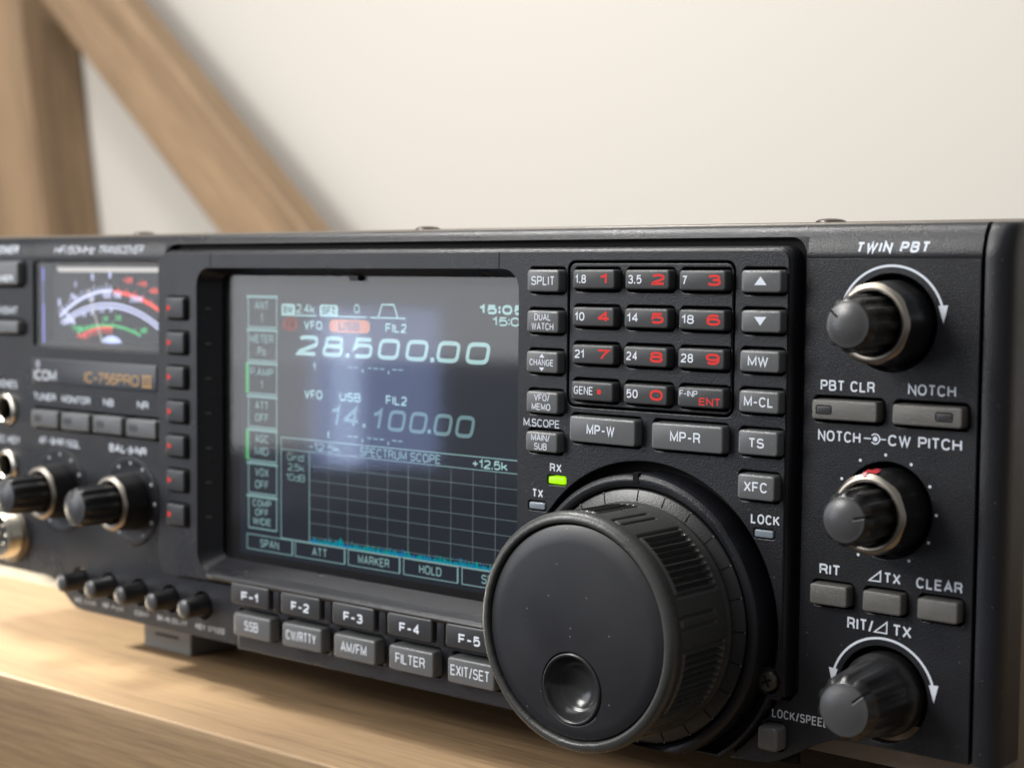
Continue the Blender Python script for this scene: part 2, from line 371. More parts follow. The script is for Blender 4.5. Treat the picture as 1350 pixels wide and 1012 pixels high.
def text2d(s, w, h, t, p=2.35, gap=None, shear=0.0, mono=None):
    """list of (V, F) bands, centred at 0,0; w total width, h cap height, t stroke"""
    if p not in GC: GC[p] = glyphs(p)
    G = GC[p]; gap = t*0.9 if gap is None else gap
    # natural skeleton widths scale so that the total is w
    ws = []; fixed = 0; flex = 0
    for ch in s:
        if ch == ' ': fixed += t*2.0; ws.append(None); continue
        ws.append(G[ch][0]); flex += G[ch][0]; fixed += t
    fixed += gap*(len(s)-1)
    k = (w-fixed)/flex if flex > 0 and w else 0.6*h
    k = max(k, 0.05)
    if not w or flex == 0: w = fixed+flex*k
    x = -(fixed+flex*k)/2; out = []
    for ch, cw in zip(s, ws):
        if cw is None: x += t*2.0+gap; continue
        gw = cw*k
        for pl in G[ch][1]:
            pts = [(x+t/2+a*gw if cw > 0 else x+t/2+(a-.5)*t*0.9, -h/2+t/2+b*(h-t)) for a, b in pl]
            if ch in '.:' : pts = [(x+t/2, p_[1]-(t*.5 if j == 0 else -t*.5)) for j, p_ in enumerate(pts)]
            pts = [(a+shear*b, b) for a, b in pts]
            out.append(ribbon(pts, t))
        x += gw+t+gap
    return out
def put(mb, bands, cx, cz, y, dy=-0.003, tilt=0.0):
    for k, (V, F) in enumerate(bands):
        if not V: continue
        yy = y+dy*(1+k % 4)
        mb.add([(cx+a, yy+b*tilt, cz+b) for a, b in V], F)
def legend(s, cx, cz, y, w, h, t, m='white', parent=None, name='legend', shear=0.0, p=2.35, tilt=0.0, gap=None):
    mb = MB(); put(mb, text2d(s, w, h, t, p, gap, shear), cx, cz, y, tilt=tilt)
    return mb.done(name, M[m] if isinstance(m, str) else m, parent, smooth=0)
def fill(mb, pts, y):
    k = len(mb.V); mb.V += [(a, y, b) for a, b in pts]; mb.F.append(tuple(range(k, k+len(pts))))
def bandring(mb, cx, cz, r, t, a0, a1, y, n=48):
    V, F = ribbon([(cx+r*math.cos(math.radians(a0+(a1-a0)*i/n)), cz+r*math.sin(math.radians(a0+(a1-a0)*i/n))) for i in range(n+1)], t)
    mb.add([(a, y, b) for a, b in V], F)
def line(mb, a, b, t, y):
    V, F = ribbon([a, b], t); mb.add([(p, y, q) for p, q in V], F)
def dot(mb, cx, cz, r, y, n=14): fill(mb, [(cx+r*math.cos(2*PI*i/n), cz+r*math.sin(2*PI*i/n)) for i in range(n)], y)
def dotdome(mb, cx, cz, r, y, h=0.2):
    lathe(mb, cx, cz, [(r, y), (r*.9, y-h*.6), (r*.5, y-h)], 12)

# ------------------------------------------------------------------ the setting
def setprops(o, **k):
    for a, b in k.items(): o[a] = b
    return o
mb = MB(); mb.box(-4000, 4000, 613, 680, -750, 2600)
setprops(mb.done("wall", M['paintwall'], None, 0), kind='structure', label='plain cream painted wall behind the timber frame')
mb = MB(); mb.box(-4000, 4000, -5000, 613, -800, -750)
setprops(mb.done("floor", M['floor'], None, 0), kind='structure')

table = bpy.data.objects.new("workbench", None); COL.objects.link(table); table.location = (0, 0, -0.75)
setprops(table, label='oak coloured wooden workbench with thick rounded front edge under the radio', category='workbench')
def tablechild(o): o.parent = table; o.location = (0, 0, 0.75); return o
mb = MB()
prof = []
for i in range(7):
    a = PI/2*i/6; prof.append((-32.0+0.8*(1-math.sin(a)), -0.8*(1-math.cos(a))))
prof = [(430, 0)]+prof+[(-32, -36)]
prof += [(-31, -38), (430, -38)]
rings = [[(x, y, z) for y, z in prof] for x in (-900, 900)]
mb.loft(rings, cap0=True, cap1=True)
tablechild(mb.done("bench_top", M['wood'], None, 30))
for x in (-840, 780):
    for y in (20, 370):
        mb = MB(); mb.box(x, x+60, y, y+45, -750, -38); tablechild(mb.done("leg", M['timber'], None, 0))

# timber frame behind the bench: a leaning post and a diagonal brace
frame = bpy.data.objects.new("timber_frame", None); COL.objects.link(frame); frame.location = (-0.7, 0.57, -0.75)
setprops(frame, label='rough sawn timber frame with leaning post and diagonal brace behind the bench', category='frame')
def beam(name, a, b, wn, y0, y1, c=3.0):
    """a, b: ends (x, z) of the right-hand edge, wn width towards -x side"""
    ax, az = a; bx, bz = b; L = math.hypot(bx-ax, bz-az); ux, uz = (bx-ax)/L, (bz-az)/L
    nx, nz = -uz, ux
    mb = MB(); rings = []
    for s_ in (0, L):
        ring = []
        for (wv, yv) in ((c, y0), (wn-c, y0), (wn, y0+c), (wn, y1-c), (wn-c, y1), (c, y1), (0, y1-c), (0, y0+c)):
            ring.append((s_, yv, wv))
        rings.append(ring)
    mb.loft(rings, cap0=True, cap1=True)
    o = mb.done(name, M['timber'], None, 25)
    # the member is modelled along its own X so the grain follows it
    o.parent = frame
    mat_ = Matrix(((ux, 0, nx, ax*MM), (0, 1, 0, 0), (uz, 0, nz, az*MM), (0, 0, 0, 1)))
    o.matrix_basis = Matrix.Translation(-frame.location) @ mat_
    return o
def ext(p, q, s0, s1):
    d = (q[0]-p[0], q[1]-p[1]); return (p[0]-d[0]*s0, p[1]-d[1]*s0), (q[0]+d[0]*s1, q[1]+d[1]*s1)
a, b = ext((-767, 148), (-803, 354), 4.3, 0.7)
beam("post", a, b, 150, 550, 610)
a, b = ext((-429, 146), (-646, 335), 4.7, 0.42)
beam("brace", a, b, 66, 545, 576)

# ------------------------------------------------------------------ the radio
radio = bpy.data.objects.new("radio_transceiver", None); COL.objects.link(radio); radio.location = (0.17, 0.0, 0.0)
setprops(radio, label='black desktop radio with colour screen, keypad and large tuning dial on the wooden bench', category='radio')
class Off:  # children are modelled in bench coordinates
    pass
_link = link
def link(name, me, parent, loc=None):
    o = bpy.data.objects.new(name, me); COL.objects.link(o)
    base = Vector(loc)*MM if loc is not None else Vector((0, 0, 0))
    if parent is radio:
        o.parent = radio; o.location = base-radio.location
    elif parent is not None:
        o.parent = parent; o.location = base
    else: o.location = base
    return o
RD = radio

# outlines
def mirror_step():
    L = [(0.8, 20.4), (37, 20.3)]
    for i in range(1, 9):
        t = i/9; L.append((37.5+17.5*t, 20.3-8.3*(3*t*t-2*t*t*t)))
    L += [(57, 12.0)]
    Rr = [(284.5, 12.0)]
    for i in range(1, 9):
        t = i/9; Rr.append((286+20.5*t+1, 12.0+8.5*(3*t*t-2*t*t*t)))
    Rr += [(312, 20.55), (333, 20.6)]
    return L, Rr
Ls, Rs = mirror_step()
CON_BOT = 28.6
pan_out = Ls+Rs+[(333, 116.0), (0.8, 116.0)]
con_hole = [(95.4, 30.5), (96.6, 29.0), (99, CON_BOT-.3), (128, 27.9), (128, 24.2), (231, 24.2), (231, 12.9), (279.6, 12.9), (283, 17), (287.6, 26.2), (294.5, 26.2), (296.2, 27.9), (296.2, 115.99), (95.4, 115.99)]
# main dial recess is inside the console plate; the panel opens for the console through its top edge
pan_out = Ls+Rs+[(333, 116.0), (296.3, 116.0), (296.3, 28.2), (294.6, 26.4), (287.6, 26.4), (283.2, 17), (279.8, 12.2),
          (229, 12.2), (229, 24.0), (128.0, 24.0), (128, 27.9), (100, 27.9), (97.6, 28.7), (95.6, 31), (95.4, 34), (95.4, 116.0), (0.8, 116.0)]
# order must run round once: bottom left -> right -> up -> console notch -> left -> down
pan_main = Ls+[(128.6, 12.0)]+[(128.6, 24.0), (128.0, 27.9), (100, 27.9), (97.6, 28.7), (95.8, 31), (95.4, 34), (95.4, 116.0), (0.8, 116.0)]
pan_right = [(280.9, 12.0)]+Rs+[(333, 116.0), (296.4, 116.0), (296.4, 28.4), (294.6, 26.3), (292.0, 26.3)]+[(260.5+34.1*math.cos(math.radians(a)), 39.9+34.1*math.sin(math.radians(a))) for a in (-26, -31, -36, -41, -46, -51)]
XK = 315.0; KZ = (103.5, 67.2, 31.1)
holesR = [circ2(XK, z, 9.5) for z in KZ]
holesR += [rr2(306.5, 86.2, 15.6, 5.4, 1.2), rr2(323.8, 86.2, 15.6, 5.4, 1.2)]
for x in (303.9, 315.35, 326.85): holesR.append(rr2(x, 49.4, 9.5, 5.4, 1.2))
holesR.append(rr2(291.1, 18.4, 5.6, 6.0, 1.2))
XL = (45.4, 79.4); ZL = 47.0
SKZ = [102.7, 93.2, 83.75, 74.3, 64.85, 55.4, 45.95]
SMX = [54.7, 68.7, 82.7, 96.7, 110.7]
JK = [(17.9, 69.9), (17.9, 52.4)]
holesL = [rr2(62.0, 102.5, 60.0, 25.8, 1.0), rr2(62.8, 68.3, 61.0, 6.6, 0.8), rr2(17, 112, 21.5, 9, 1.5), rr2(17, 95.4, 21.5, 5, 1.2)]
holesL += [circ2(x, 20.9, 4.0, 32) for x in SMX]
holesL += [circ2(x, z, 5.3, 40) for x, z in JK]
def drop(pts):  # the small-knob holes may not touch the outline
    return pts
plate("front_panel_left", pan_main, holesL, 0, 2.6, M['panel'], RD, 0.18)
plate("front_panel_right", pan_right, holesR, 0, 2.6, M['panel'], RD, 0.18)
# backing
mb = MB(); mb.box(1.5, 332, 6.2, 7.0, 24.2, 119.5); mb.box(56, 284, 2.7, 7.0, 13, 24.19); mb.done("backing_plate", M['deep'], RD, 0)

# sloping top bezel strip, right end trim
def strip(name, prof, x0, x1, m, n=1, cap=True):
    mb = MB(); mb.loft([[(x, y, z) for y, z in prof] for x in (x1, x0)], cap0=cap, cap1=cap, closed=True); return mb.done(name, m, RD, 28)
top_prof = [(0.0, 116.15), (0.02, 116.15), (1.95, 121.4), (2.25, 122.05), (2.9, 122.6), (3.8, 122.8), (8.0, 122.8), (8.0, 116.0), (2.6, 116.0), (0.1, 116.0)]
# the strip is cut by the console's rounded top: outer shoulder opening reaches z = 120.1
strip("top_bezel", [(0.0, 116.12), (0.10, 117.2), (0.42, 118.6), (0.92, 120.0), (1.5, 121.2), (2.15, 122.05), (2.9, 122.6), (3.8, 122.8), (8.0, 122.8), (8.0, 116.0), (0.05, 116.0)], 0.8, 94.9, M['panel'])
strip("top_bezel", [(0.0, 116.12), (0.10, 117.2), (0.42, 118.6), (0.92, 120.0), (1.5, 121.2), (2.15, 122.05), (2.9, 122.6), (3.8, 122.8), (8.0, 122.8), (8.0, 116.0), (0.05, 116.0)], 296.6, 333.0, M['panel'])
strip("top_bezel", [(1.03, 120.25), (1.5, 121.2), (2.15, 122.05), (2.9, 122.6), (3.8, 122.8), (8.0, 122.8), (8.0, 120.25)], 94.9, 296.6, M['panel'])
# small curved corner pieces between strip and console
for cx_, sgn in ((296.6, 1), (94.9, -1)):
    mb = MB(); r = 4.2
    n = 8; pts = []
    for i in range(n+1):
        a = PI/2*i/n
        pts.append((cx_-sgn*r+sgn*r*math.cos(a), 120.25-r+r*math.sin(a)))
    poly = [(cx_, 120.25)]+pts[::1]
    V = []; F = []
    for x, z in poly: V.append((x, 0.0575*(z-116.0)**2*(1 if z < 121 else 1), z))
    for x, z in poly: V.append((x, 6.0, z))
    k = len(poly)
    F.append(tuple(range(k)) if sgn < 0 else tuple(range(k-1, -1, -1)))
    for i in range(k): F.append((i, (i+1) % k, k+(i+1) % k, k+i))
    finish("bezel_corner", V, F, M['panel'], RD, 28)

# side trim: rounded vertical strip on the right (and left) end
def endtrim(x0, x1, side):
    w_ = x1-x0; prof = []
    if side > 0:
        prof = [(x0+0.55, 3.5), (x0+0.55, 0.5), (x0+0.75, 0.15), (x0+1.2, 0.0), (x1-2.4, 0.05), (x1-1.3, 0.45), (x1-.5, 1.3), (x1-.12, 2.5), (x1, 4.2), (x1, 10.0), (x0+0.55, 10.0)]
    else:
        prof = [(x1-0.55, 10.0), (x0, 10.0), (x0, 4.2), (x0+.12, 2.5), (x0+.5, 1.3), (x0+1.3, .45), (x0+2.4, .05), (x1-1.2, 0), (x1-.75, .15), (x1-.55, .5), (x1-.55, 3.5)]
    rings = []
    for z, dy, sc in ((20.6, 0, 1), (116.0, 0, 1), (117.2, .1, 1), (118.6, .42, 1), (120.0, .92, 1), (121.2, 1.5, 1), (122.05, 2.15, 1), (122.6, 3.0, .96), (122.8, 4.2, .9)):
        rings.append([((x0+x1)/2+(x-(x0+x1)/2)*(1 if side*(x-(x0+x1)/2) < 0 else sc), max(y+dy, y), z) for x, y in prof])
    mb = MB(); mb.loft(rings, cap0=True, cap1=True); mb.done("end_trim", M['panel'], RD, 40)
endtrim(333.0, 338.6, 1)
endtrim(-4.6, 0.9, -1)

# case cover
def case_ring(y, s_=0):
    return [(x, y, z) for x, z in [(-4.4+s_, 14), (338.0-s_, 14), (338.0-s_, 121.2), (337.8-s_, 122.4), (337.2-s_, 123.1), (336.2-s_, 123.5-s_), (-2.6+s_, 123.5-s_), (-4.2+s_, 122.4)]]
mb = MB(); mb.loft([case_ring(9.9, .5), case_ring(10.3), case_ring(285)], cap0=True, cap1=True)
mb.done("case_cover", M['case'], RD, 50)
mb = MB(); mb.box(-3.5, 337.2, 7.1, 10.0, 24.2, 122.2); mb.box(56, 284, 7.05, 10.0, 13.2, 24.19); mb.done("case_gap", M['deep'], RD, 0)
# case screws
for x in (66, 180, 293.3):
    mb = MB(); 
    rings = []
    for r, z in ((3.2, 123.5), (3.1, 123.9), (2.4, 124.25), (1.2, 124.4)):
        rings.append([(x+r*math.cos(2*PI*i/24), 15.5+r*math.sin(2*PI*i/24), z) for i in range(24)])
    mb.loft(rings); mb.done("case_screw", M['screwmetal'], RD, 40)

# feet
for x in (75, 324):
    mb = MB(); mb.loft([rrect(x, 6.1, 22, 12.2, 0.8, 34), rrect(x, 6.1, 22, 12.2, .8, 16.4), rrect(x, 6.1, 21.4, 11.6, .6, 16.0)])
    f = mb.done("foot", M['foot'], RD, 35)
    mb = MB(); fill(mb, rr2(x, 4.6, 11, .7, .3), 15.97); mb.done("slot", M['deep'], f, 0)
for x in (83, 324):
    mb = MB(); mb.loft([rrect(x, 6.5, 20, 13, 0.8, 270), rrect(x, 6.5, 20, 13, .8, 250)]); mb.done("foot", M['foot'], RD, 35)

# ---- console plate (proud by 3 mm)
YC = -3.0
DX, DZ = 260.5, 39.9
con_out = [(98.5, 28.7), (128.5, 29.4), (128.5, 31.6), (231.5, 31.6), (231.5, 12.4), (279.0, 12.4), (281.2, 15.2)]
for i in range(7):
    a = math.radians(-44+ (i*4.2)); con_out.append((DX+33.6*math.cos(a), DZ+33.6*math.sin(a)))
con_out = con_out[:5]+[(DX+33.7*math.cos(math.radians(a)), DZ+33.7*math.sin(math.radians(a))) for a in (-54.6, -48, -43, -38, -33, -28, -22.8)]+[(293.6, 26.7), (294.3, 27.4)]
con_out += [(294.3-2.2+2.2*math.cos(math.radians(a)), 117.6-2.2+2.2*math.sin(math.radians(a))) for a in (0, 22, 45, 68, 90)]
con_out += [(95.9+4+4*math.cos(math.radians(a)), 117.6-4+4*math.sin(math.radians(a))) for a in (90, 112, 135, 158, 180)]
con_out += [(95.9, 33.2), (96.2, 31.2), (97.2, 29.5)]
def dial_hole(r):
    zc = 12.95; a0 = math.asin((zc-DZ)/r)
    n = 90; P = []
    a_s, a_e = a0, PI-a0
    for i in range(n+1):
        a = a_s+(a_e-a_s)*i/n; x = DX+r*math.cos(a); z = DZ+r*math.sin(a); P.append((x, z))
    return P
dh = dial_hole(32.8)
dh = [(min(x, 400), z) for x, z in dh]
# trim where the circle would run past the plate's lower left corner
dh = [(max(x, 232.0) if z < 32 else x, z) for x, z in dh]
num_keys = {}
for ci, x in enumerate((247.4, 261.4, 275.3)):
    for ri, z in enumerate((111.4, 103.3, 95.2, 87.2)): num_keys[(ri, ci)] = (x, z)
KW = 11.3
def well(x, z, w, h): return rr2(x, z, w+1.3, h+1.3, 1.1)
c_holes = [dh]
c_holes.append(rr2(168.5, 72.7, 113.2, 82.4, 5.0, 8))
# keypad groove: outer line cut, then the island, then its key wells
c_holes.append(rr2(260.4, 99.4, 43.0, 32.1, 2.0)); c_holes.append(rr2(260.4, 99.4, 42.0, 31.1, 1.6))
for (x, z) in num_keys.values(): c_holes.append(well(x-.35, z, KW, 4.1))
side_keys = [('SPLIT', 233.55, 111.1, 9.0, 4.8), ('DUAL', 233.5, 102.0, 9.0, 4.8), ('CHANGE', 233.5, 93.0, 9.0, 4.7), ('VFO', 233.5, 84.0, 9.0, 4.7), ('MAIN', 233.5, 75.1, 9.0, 4.4),
             ('UP', 289.2, 111.35, 9.2, 4.4), ('DOWN', 289.2, 103.3, 9.2, 4.4), ('MW', 289.1, 95.3, 9.2, 4.3), ('MCL', 289.1, 87.1, 9.3, 4.4), ('TS', 289.1, 78.8, 9.2, 4.9), ('XFC', 288.8, 69.8, 8.6, 5.1),
             ('MPW', 250.2, 78.7, 17.7, 5.6), ('MPR', 272.0, 78.7, 17.7, 5.6)]
for _, x, z, w_, h_ in side_keys: c_holes.append(well(x-.35, z, w_, h_))
con_front_holes = [h for h in c_holes]
con_front_holes += [rr2(236.3, 66.6, 5.2, 2.2, .6), rr2(230.8, 60.4, 5.2, 2.2, .6), rr2(289.7, 60.3, 5.0, 2.0, .6), circ2(294.3-3.0, 30.4, 2.6, 32)]
console = plate("control_console", con_out, con_front_holes, YC, 1.2, M['console'], RD, 0.22)
# soft outer shoulder of the console (top and right)
mb = MB(); rings = []
outl = [(95.9, 34.0)]
def shoulder(off, y, r):
    P = []
    P.append((95.75-off*0.2, y, 34.0))
    cx0, cz0 = 95.75+4-off*.2, 117.4-4+off
    for a in (180, 158, 135, 112, 90): P.append((cx0+4*math.cos(math.radians(a)), y, cz0+4*math.sin(math.radians(a))))
    cx1, cz1 = 294.1-r+off*.8, 117.4-r+off
    for a in (90, 72, 54, 36, 18, 0): P.append((cx1+r*math.cos(math.radians(a)), y, cz1+r*math.sin(math.radians(a))))
    P.append((294.1+off*.8, y, 27.6))
    return P
mb.loft([shoulder(0.0, -2.75, 2.2), shoulder(0.35, -2.6, 2.4), shoulder(0.8, -2.0, 2.6), shoulder(1.05, -1.0, 2.8), shoulder(1.15, 1.5, 2.9)], cap1=False, closed=False)
mb.done("console_shoulder", M['console'], RD, 60)
# seam lines in the screen surround
mb = MB(); mb.box(117.85, 118.15, YC-.02, YC+.5, 113.9, 117.5); mb.done("seam", M['deep'], RD, 0)
mb = MB(); mb.box(218.85, 219.15, YC-.02, YC+.5, 113.9, 117.5); mb.done("seam", M['deep'], RD, 0)
# console backing so wells end dark
mb = MB(); mb.box(225.5, 296, 1.3, 2.4, 13, 118.5); mb.box(96, 225.4, 1.3, 2.4, 114.5, 118.5); mb.box(96, 111, 1.3, 2.4, 30, 114.4); mb.done("backing_plate", M['deep'], RD, 0)
# panel surround behind shoulder (dark gap floor)
mb = MB(); mb.box(95, 297, 2.42, 2.65, 114, 120.2); mb.done("gap_floor", M['deep'], RD, 0)

# lower key strip (mode keys)
FX = [137.6+19.03*i for i in range(5)]
lower_out = [(128.7, 12.3), (230.9, 12.3), (230.9, 24.6), (128.7, 24.6)]
plate("mode_key_strip", lower_out, [rr2(x-.45, 19.75, 15.4, 7.3, .8) for x in FX], -2.9, 1.0, M['panel'], RD, 0.3)
mb = MB(); mb.box(128.6, 231.2, -2.2, 1, 24.6, 32.0); mb.done("key_trough", M['deep'], RD, 0)
mb = MB(); mb.box(129, 230, 1.05, 2.5, 12.6, 25); mb.done("backing_plate", M['deep'], RD, 0)

# screen cavity: sloped walls running back to the glass
Y_G = 3.2
mb = MB(); rings = []
def cav(x0, x1, z0, z1, r, y): return [(x, y, z) for x, y, z in rrect((x0+x1)/2, (z0+z1)/2, x1-x0, z1-z0, r, y, 8)]
mb.loft([cav(111.9, 225.1, 31.5, 113.9, 5.0, YC+.25), cav(112.3, 224.9, 31.9, 113.6, 4.8, YC+.8), cav(115.6, 221.5, 34.6, 111.9, 2.5, Y_G-.5), cav(115.8, 221.3, 34.8, 111.7, 2.4, Y_G-.2)], cap1=False)
mb.done("screen_surround", M['console'], RD, 50)
# projecting lip under the screen with the rounded edge over the F keys
mb = MB(); prof = [(-2.6, 29.9), (-5.6, 30.2), (-6.3, 30.6), (-6.55, 31.2), (-6.35, 31.8), (-5.8, 32.15), (-3.0, 32.7), (-2.4, 32.8)]
xs = [(116.5, .0), (118.0, .55), (120, .9), (123, 1.0), (231.5, 1.0)]
rings = [[(x, -2.5+(y+2.5)*k, z) for y, z in prof] for x, k in xs]
mb.loft(rings, cap0=True, cap1=True); mb.done("screen_lip", M['console'], RD, 40)
# little moulded catch at the top middle of the window
mb = MB(); mb.box(166.0, 169.0, Y_G-1.6, Y_G-.3, 110.6, 111.9); mb.done("catch", M['black'], RD, 0)

# ---- LCD
lcd = None
mb = MB(); mb.box(114, 224, 4.0, 4.6, 33, 113); lcd = mb.done("display", M['bezel'], RD, 0)
mb = MB(); mb.box(121.8, 223, 3.985, 4.0, 36.6, 109.6); _o = mb.done("display_panel", M['lcd'], lcd, 0); _o.location = (0, 0, 0)
mb = MB(); mb.box(113, 225, Y_G-.25, Y_G+.25, 33.5, 113); mb.done("display_glass", M['glass'], RD, 0)
YL = 3.965
def lleg(s, cx, cz, w, h, t, m='lc', shear=0, p=2.6, name='display_text'):
    o = legend(s, cx, cz, YL, w, h, t, m, lcd, name, shear, p, gap=t*.8); o.location = (0, 0, 0); return o
def lmb(mb, name, m): o = mb.done(name, M[m], lcd, 0); o.location = (0, 0, 0); return o
def boxline(mb, x0, x1, z0, z1, t, y=YL):
    line(mb, (x0, z1), (x1, z1), t, y); line(mb, (x0, z0), (x1, z0), t, y-.002)
    line(mb, (x0, z0), (x0, z1), t, y-.004); line(mb, (x1, z0), (x1, z1), t, y-.006)
rowz = [106.4, 97.5, 88.6, 79.7, 70.7, 61.7, 52.8, 43.3]
labs = [('ANT', '1'), ('METER', 'Po'), ('P.AMP', '1'), ('ATT', 'OFF'), ('AGC', 'MID'), ('VOX', 'OFF'), ('COMP', 'OFF', 'WIDE')]
for i in range(7):
    zt, zb = rowz[i]-.3, rowz[i+1]+.5
    mb = MB(); boxline(mb, 125.3, 136.5, zb, zt, .38); lmb(mb, "menu_box", 'lcdim')
    mb = MB(); line(mb, (124.5, zt), (136.9, zt), .75, YL-.01); lmb(mb, "menu_bar", 'lcdim')
    if i in (2, 4):
        mb = MB(); fill(mb, [(124.2, zb), (125.3, zb), (125.3, zt), (124.2, zt)], YL-.012); lmb(mb, "menu_marker", 'lgreen')
    ls = labs[i]; wd = {1: 1.2, 2: 3.3, 3: 5.4, 4: 7.4, 5: 9.2}
    for k, s_ in enumerate(ls):
        z = (zt-2.3-k*3.3) if len(ls) == 2 else (zt-1.8-k*2.45)
        lleg(s_, 130.6, z, wd[len(s_)] if s_ != '1' else 0, 2.2 if len(ls) == 2 else 1.9, .33, 'lcdim')
# top status line
mb = MB(); fill(mb, rr2(141, 102.9, 5.2, 3.0, .8), YL); fill(mb, rr2(156.2, 102.9, 6.8, 3.0, .8), YL)
line(mb, (138.3, 101.45), (151.6, 101.45), .35, YL-.01); line(mb, (153.0, 101.45), (169.8, 101.45), .35, YL-.01); line(mb, (171.1, 101.45), (183.2, 101.45), .35, YL-.01)
V, F = ribbon([(173.9, 101.6), (175.2, 104.75), (179.2, 104.75), (180.6, 101.6)], .42); mb.add([(a, YL-.014, b) for a, b in V], F)
lmb(mb, "status_mark", 'lc')
lleg("BW", 141, 102.9, 3.6, 1.9, .32, 'ldark').location = (0, -.00003, 0); lleg("SFT", 156.2, 102.9, 5.0, 1.9, .32, 'ldark').location = (0, -.00003, 0)
lleg("2.4k", 147.6, 103.2, 7.0, 2.4, .34, 'lc'); lleg("0", 166.3, 103.5, 1.9, 2.3, .32, 'lc')
mb = MB(); fill(mb, [(141.7+3.1*math.cos(2*PI*i/20), 99.1+1.85*math.sin(2*PI*i/20)) for i in range(20)], YL); lmb(mb, "tx_mark", 'lred')
lleg("TX", 141.7, 99.1, 3.6, 2.1, .34, 'ldark').location = (0, -.00003, 0)
mb = MB(); fill(mb, rr2(163.7, 99.05, 14.6, 3.3, 1.6), YL); lmb(mb, "mode_pill", 'lorange')
lleg("USB", 163.6, 99.05, 7.6, 2.2, .42, 'ldark').location = (0, -.00003, 0)
lleg("VFO", 150.4, 99.0, 6.8, 2.3, .42); lleg("FIL2", 180.0, 99.0, 7.2, 2.3, .42)
lleg("VFO", 150.5, 81.05, 6.8, 2.3, .42); lleg("USB", 164.0, 81.05, 7.6, 2.3, .42); lleg("FIL2", 180.2, 81.05, 7.2, 2.3, .42)
# big digits, wide slanted
def digit(ch, cx, cz, w, h, t, m, sh=.22):
    o = legend(ch, cx, cz, YL-.005, w, h, t, m, lcd, "display_digit", sh, 4.2); o.location = (0, 0, 0)
for ch, x, w_ in (('2', 148.5, 7.4), ('8', 157.9, 7.3), ('5', 168.3, 7.4), ('0', 177.6, 7.3), ('0', 187.1, 7.3), ('0', 197.4, 7.3), ('0', 206.8, 7.3)): digit(ch, x, 93.7, w_, 5.3, 1.05, 'lc')
for x in (163.0, 192.2):
    mb = MB(); fill(mb, rr2(x, 91.6, 1.3, 1.1, .1), YL); lmb(mb, "display_dot", 'lc')
for ch, x, w_ in (('1', 158.8, 3.4), ('4', 164.6, 5.8), ('1', 173.8, 3.4), ('0', 180.4, 5.8), ('0', 187.7, 5.8), ('0', 195.8, 5.8), ('0', 202.9, 5.8)): digit(ch, x, 76.0, w_, 5.4, .95, 'lcd2')
for x in (169.0, 191.3):
    mb = MB(); fill(mb, rr2(x, 74.1, 1.1, 1.0, .1), YL); lmb(mb, "display_dot", 'lcdim')
mb = MB()
for zz in (88.7, 71.05):
    for x in (164.0, 166.2, 170.9, 173.1, 175.3, 179.6, 181.6): fill(mb, rr2(x, zz, 1.5, .35, .05), YL)
    for x in (168.5, 177.5): fill(mb, rr2(x, zz-.8, .5, .9, .1), YL)
lmb(mb, "display_dashes", 'lcdim')
lleg("1", 150.9, 88.3, 0, 2.0, .4); lleg("1", 156.0, 70.8, 0, 2.0, .4)
lleg("15:05", 214.0, 104.15, 13.6, 2.3, .62, 'lc'); lleg("15:05", 216.9, 101.4, 11.2, 2.1, .38, 'lc')
# spectrum scope
mb = MB(); boxline(mb, 138.2, 220.5, 42.2, 69.1, .30); lmb(mb, "scope_frame", 'lcdim')
mb = MB(); line(mb, (138.4, 66.0), (220.4, 66.0), .22, YL-.01); line(mb, (149.05, 42.3), (149.05, 66.0), .30, YL-.012); lmb(mb, "scope_frame", 'lcdim')
mb = MB()
for i in range(11):
    x = 149.1+7.06*i
    if i == 0: continue
    if x < 220:
        for j in range(46):
            z = 42.8+j*.5
            fill(mb, [(x-.10*(1.6 if i == 5 else 1), z), (x+.10*(1.6 if i == 5 else 1), z), (x+.10*(1.6 if i == 5 else 1), z+.3), (x-.10*(1.6 if i == 5 else 1), z+.3)], YL)
for j in range(1, 7):
    z = 66.0-j*3.72+.0
    for i in range(140):
        x = 149.3+i*.5
        if x < 220: fill(mb, [(x, z-.10), (x+.3, z-.10), (x+.3, z+.10), (x, z+.10)], YL-.004)
g = lmb(mb, "scope_grid", 'lgrid'); g['kind'] = 'stuff'
mb = MB(); mb2 = MB(); x = 149.4
while x < 220:
    h_ = .45+abs(random.gauss(0, .62))+(1.1*math.exp(-((x-160.5)/1.0)**2))
    tgt = mb2 if random.random() < .35 else mb
    fill(tgt, [(x, 42.3), (x+.2, 42.3), (x+.2, 42.3+h_), (x, 42.3+h_)], YL-.006); x += .2
g = lmb(mb, "scope_trace", 'lnoise'); g['kind'] = 'stuff'
g = lmb(mb2, "scope_trace", 'lblue'); g['kind'] = 'stuff'
lleg("-12.5k", 154.6, 67.5, 11.5, 2.1, .33, 'lcdim'); lleg("SPECTRUM SCOPE", 181.3, 67.5, 27.6, 2.2, .33, 'lcdim'); lleg("+12.5k", 210.8, 67.5, 11.0, 2.1, .36, 'lc')
lleg("Grid", 143.7, 64.2, 6.4, 2.0, .24, 'lcdim'); lleg("2.5k", 144.0, 61.5, 6.4, 1.9, .24, 'lcdim'); lleg("10dB", 143.8, 58.8, 7.2, 1.9, .24, 'lcdim')
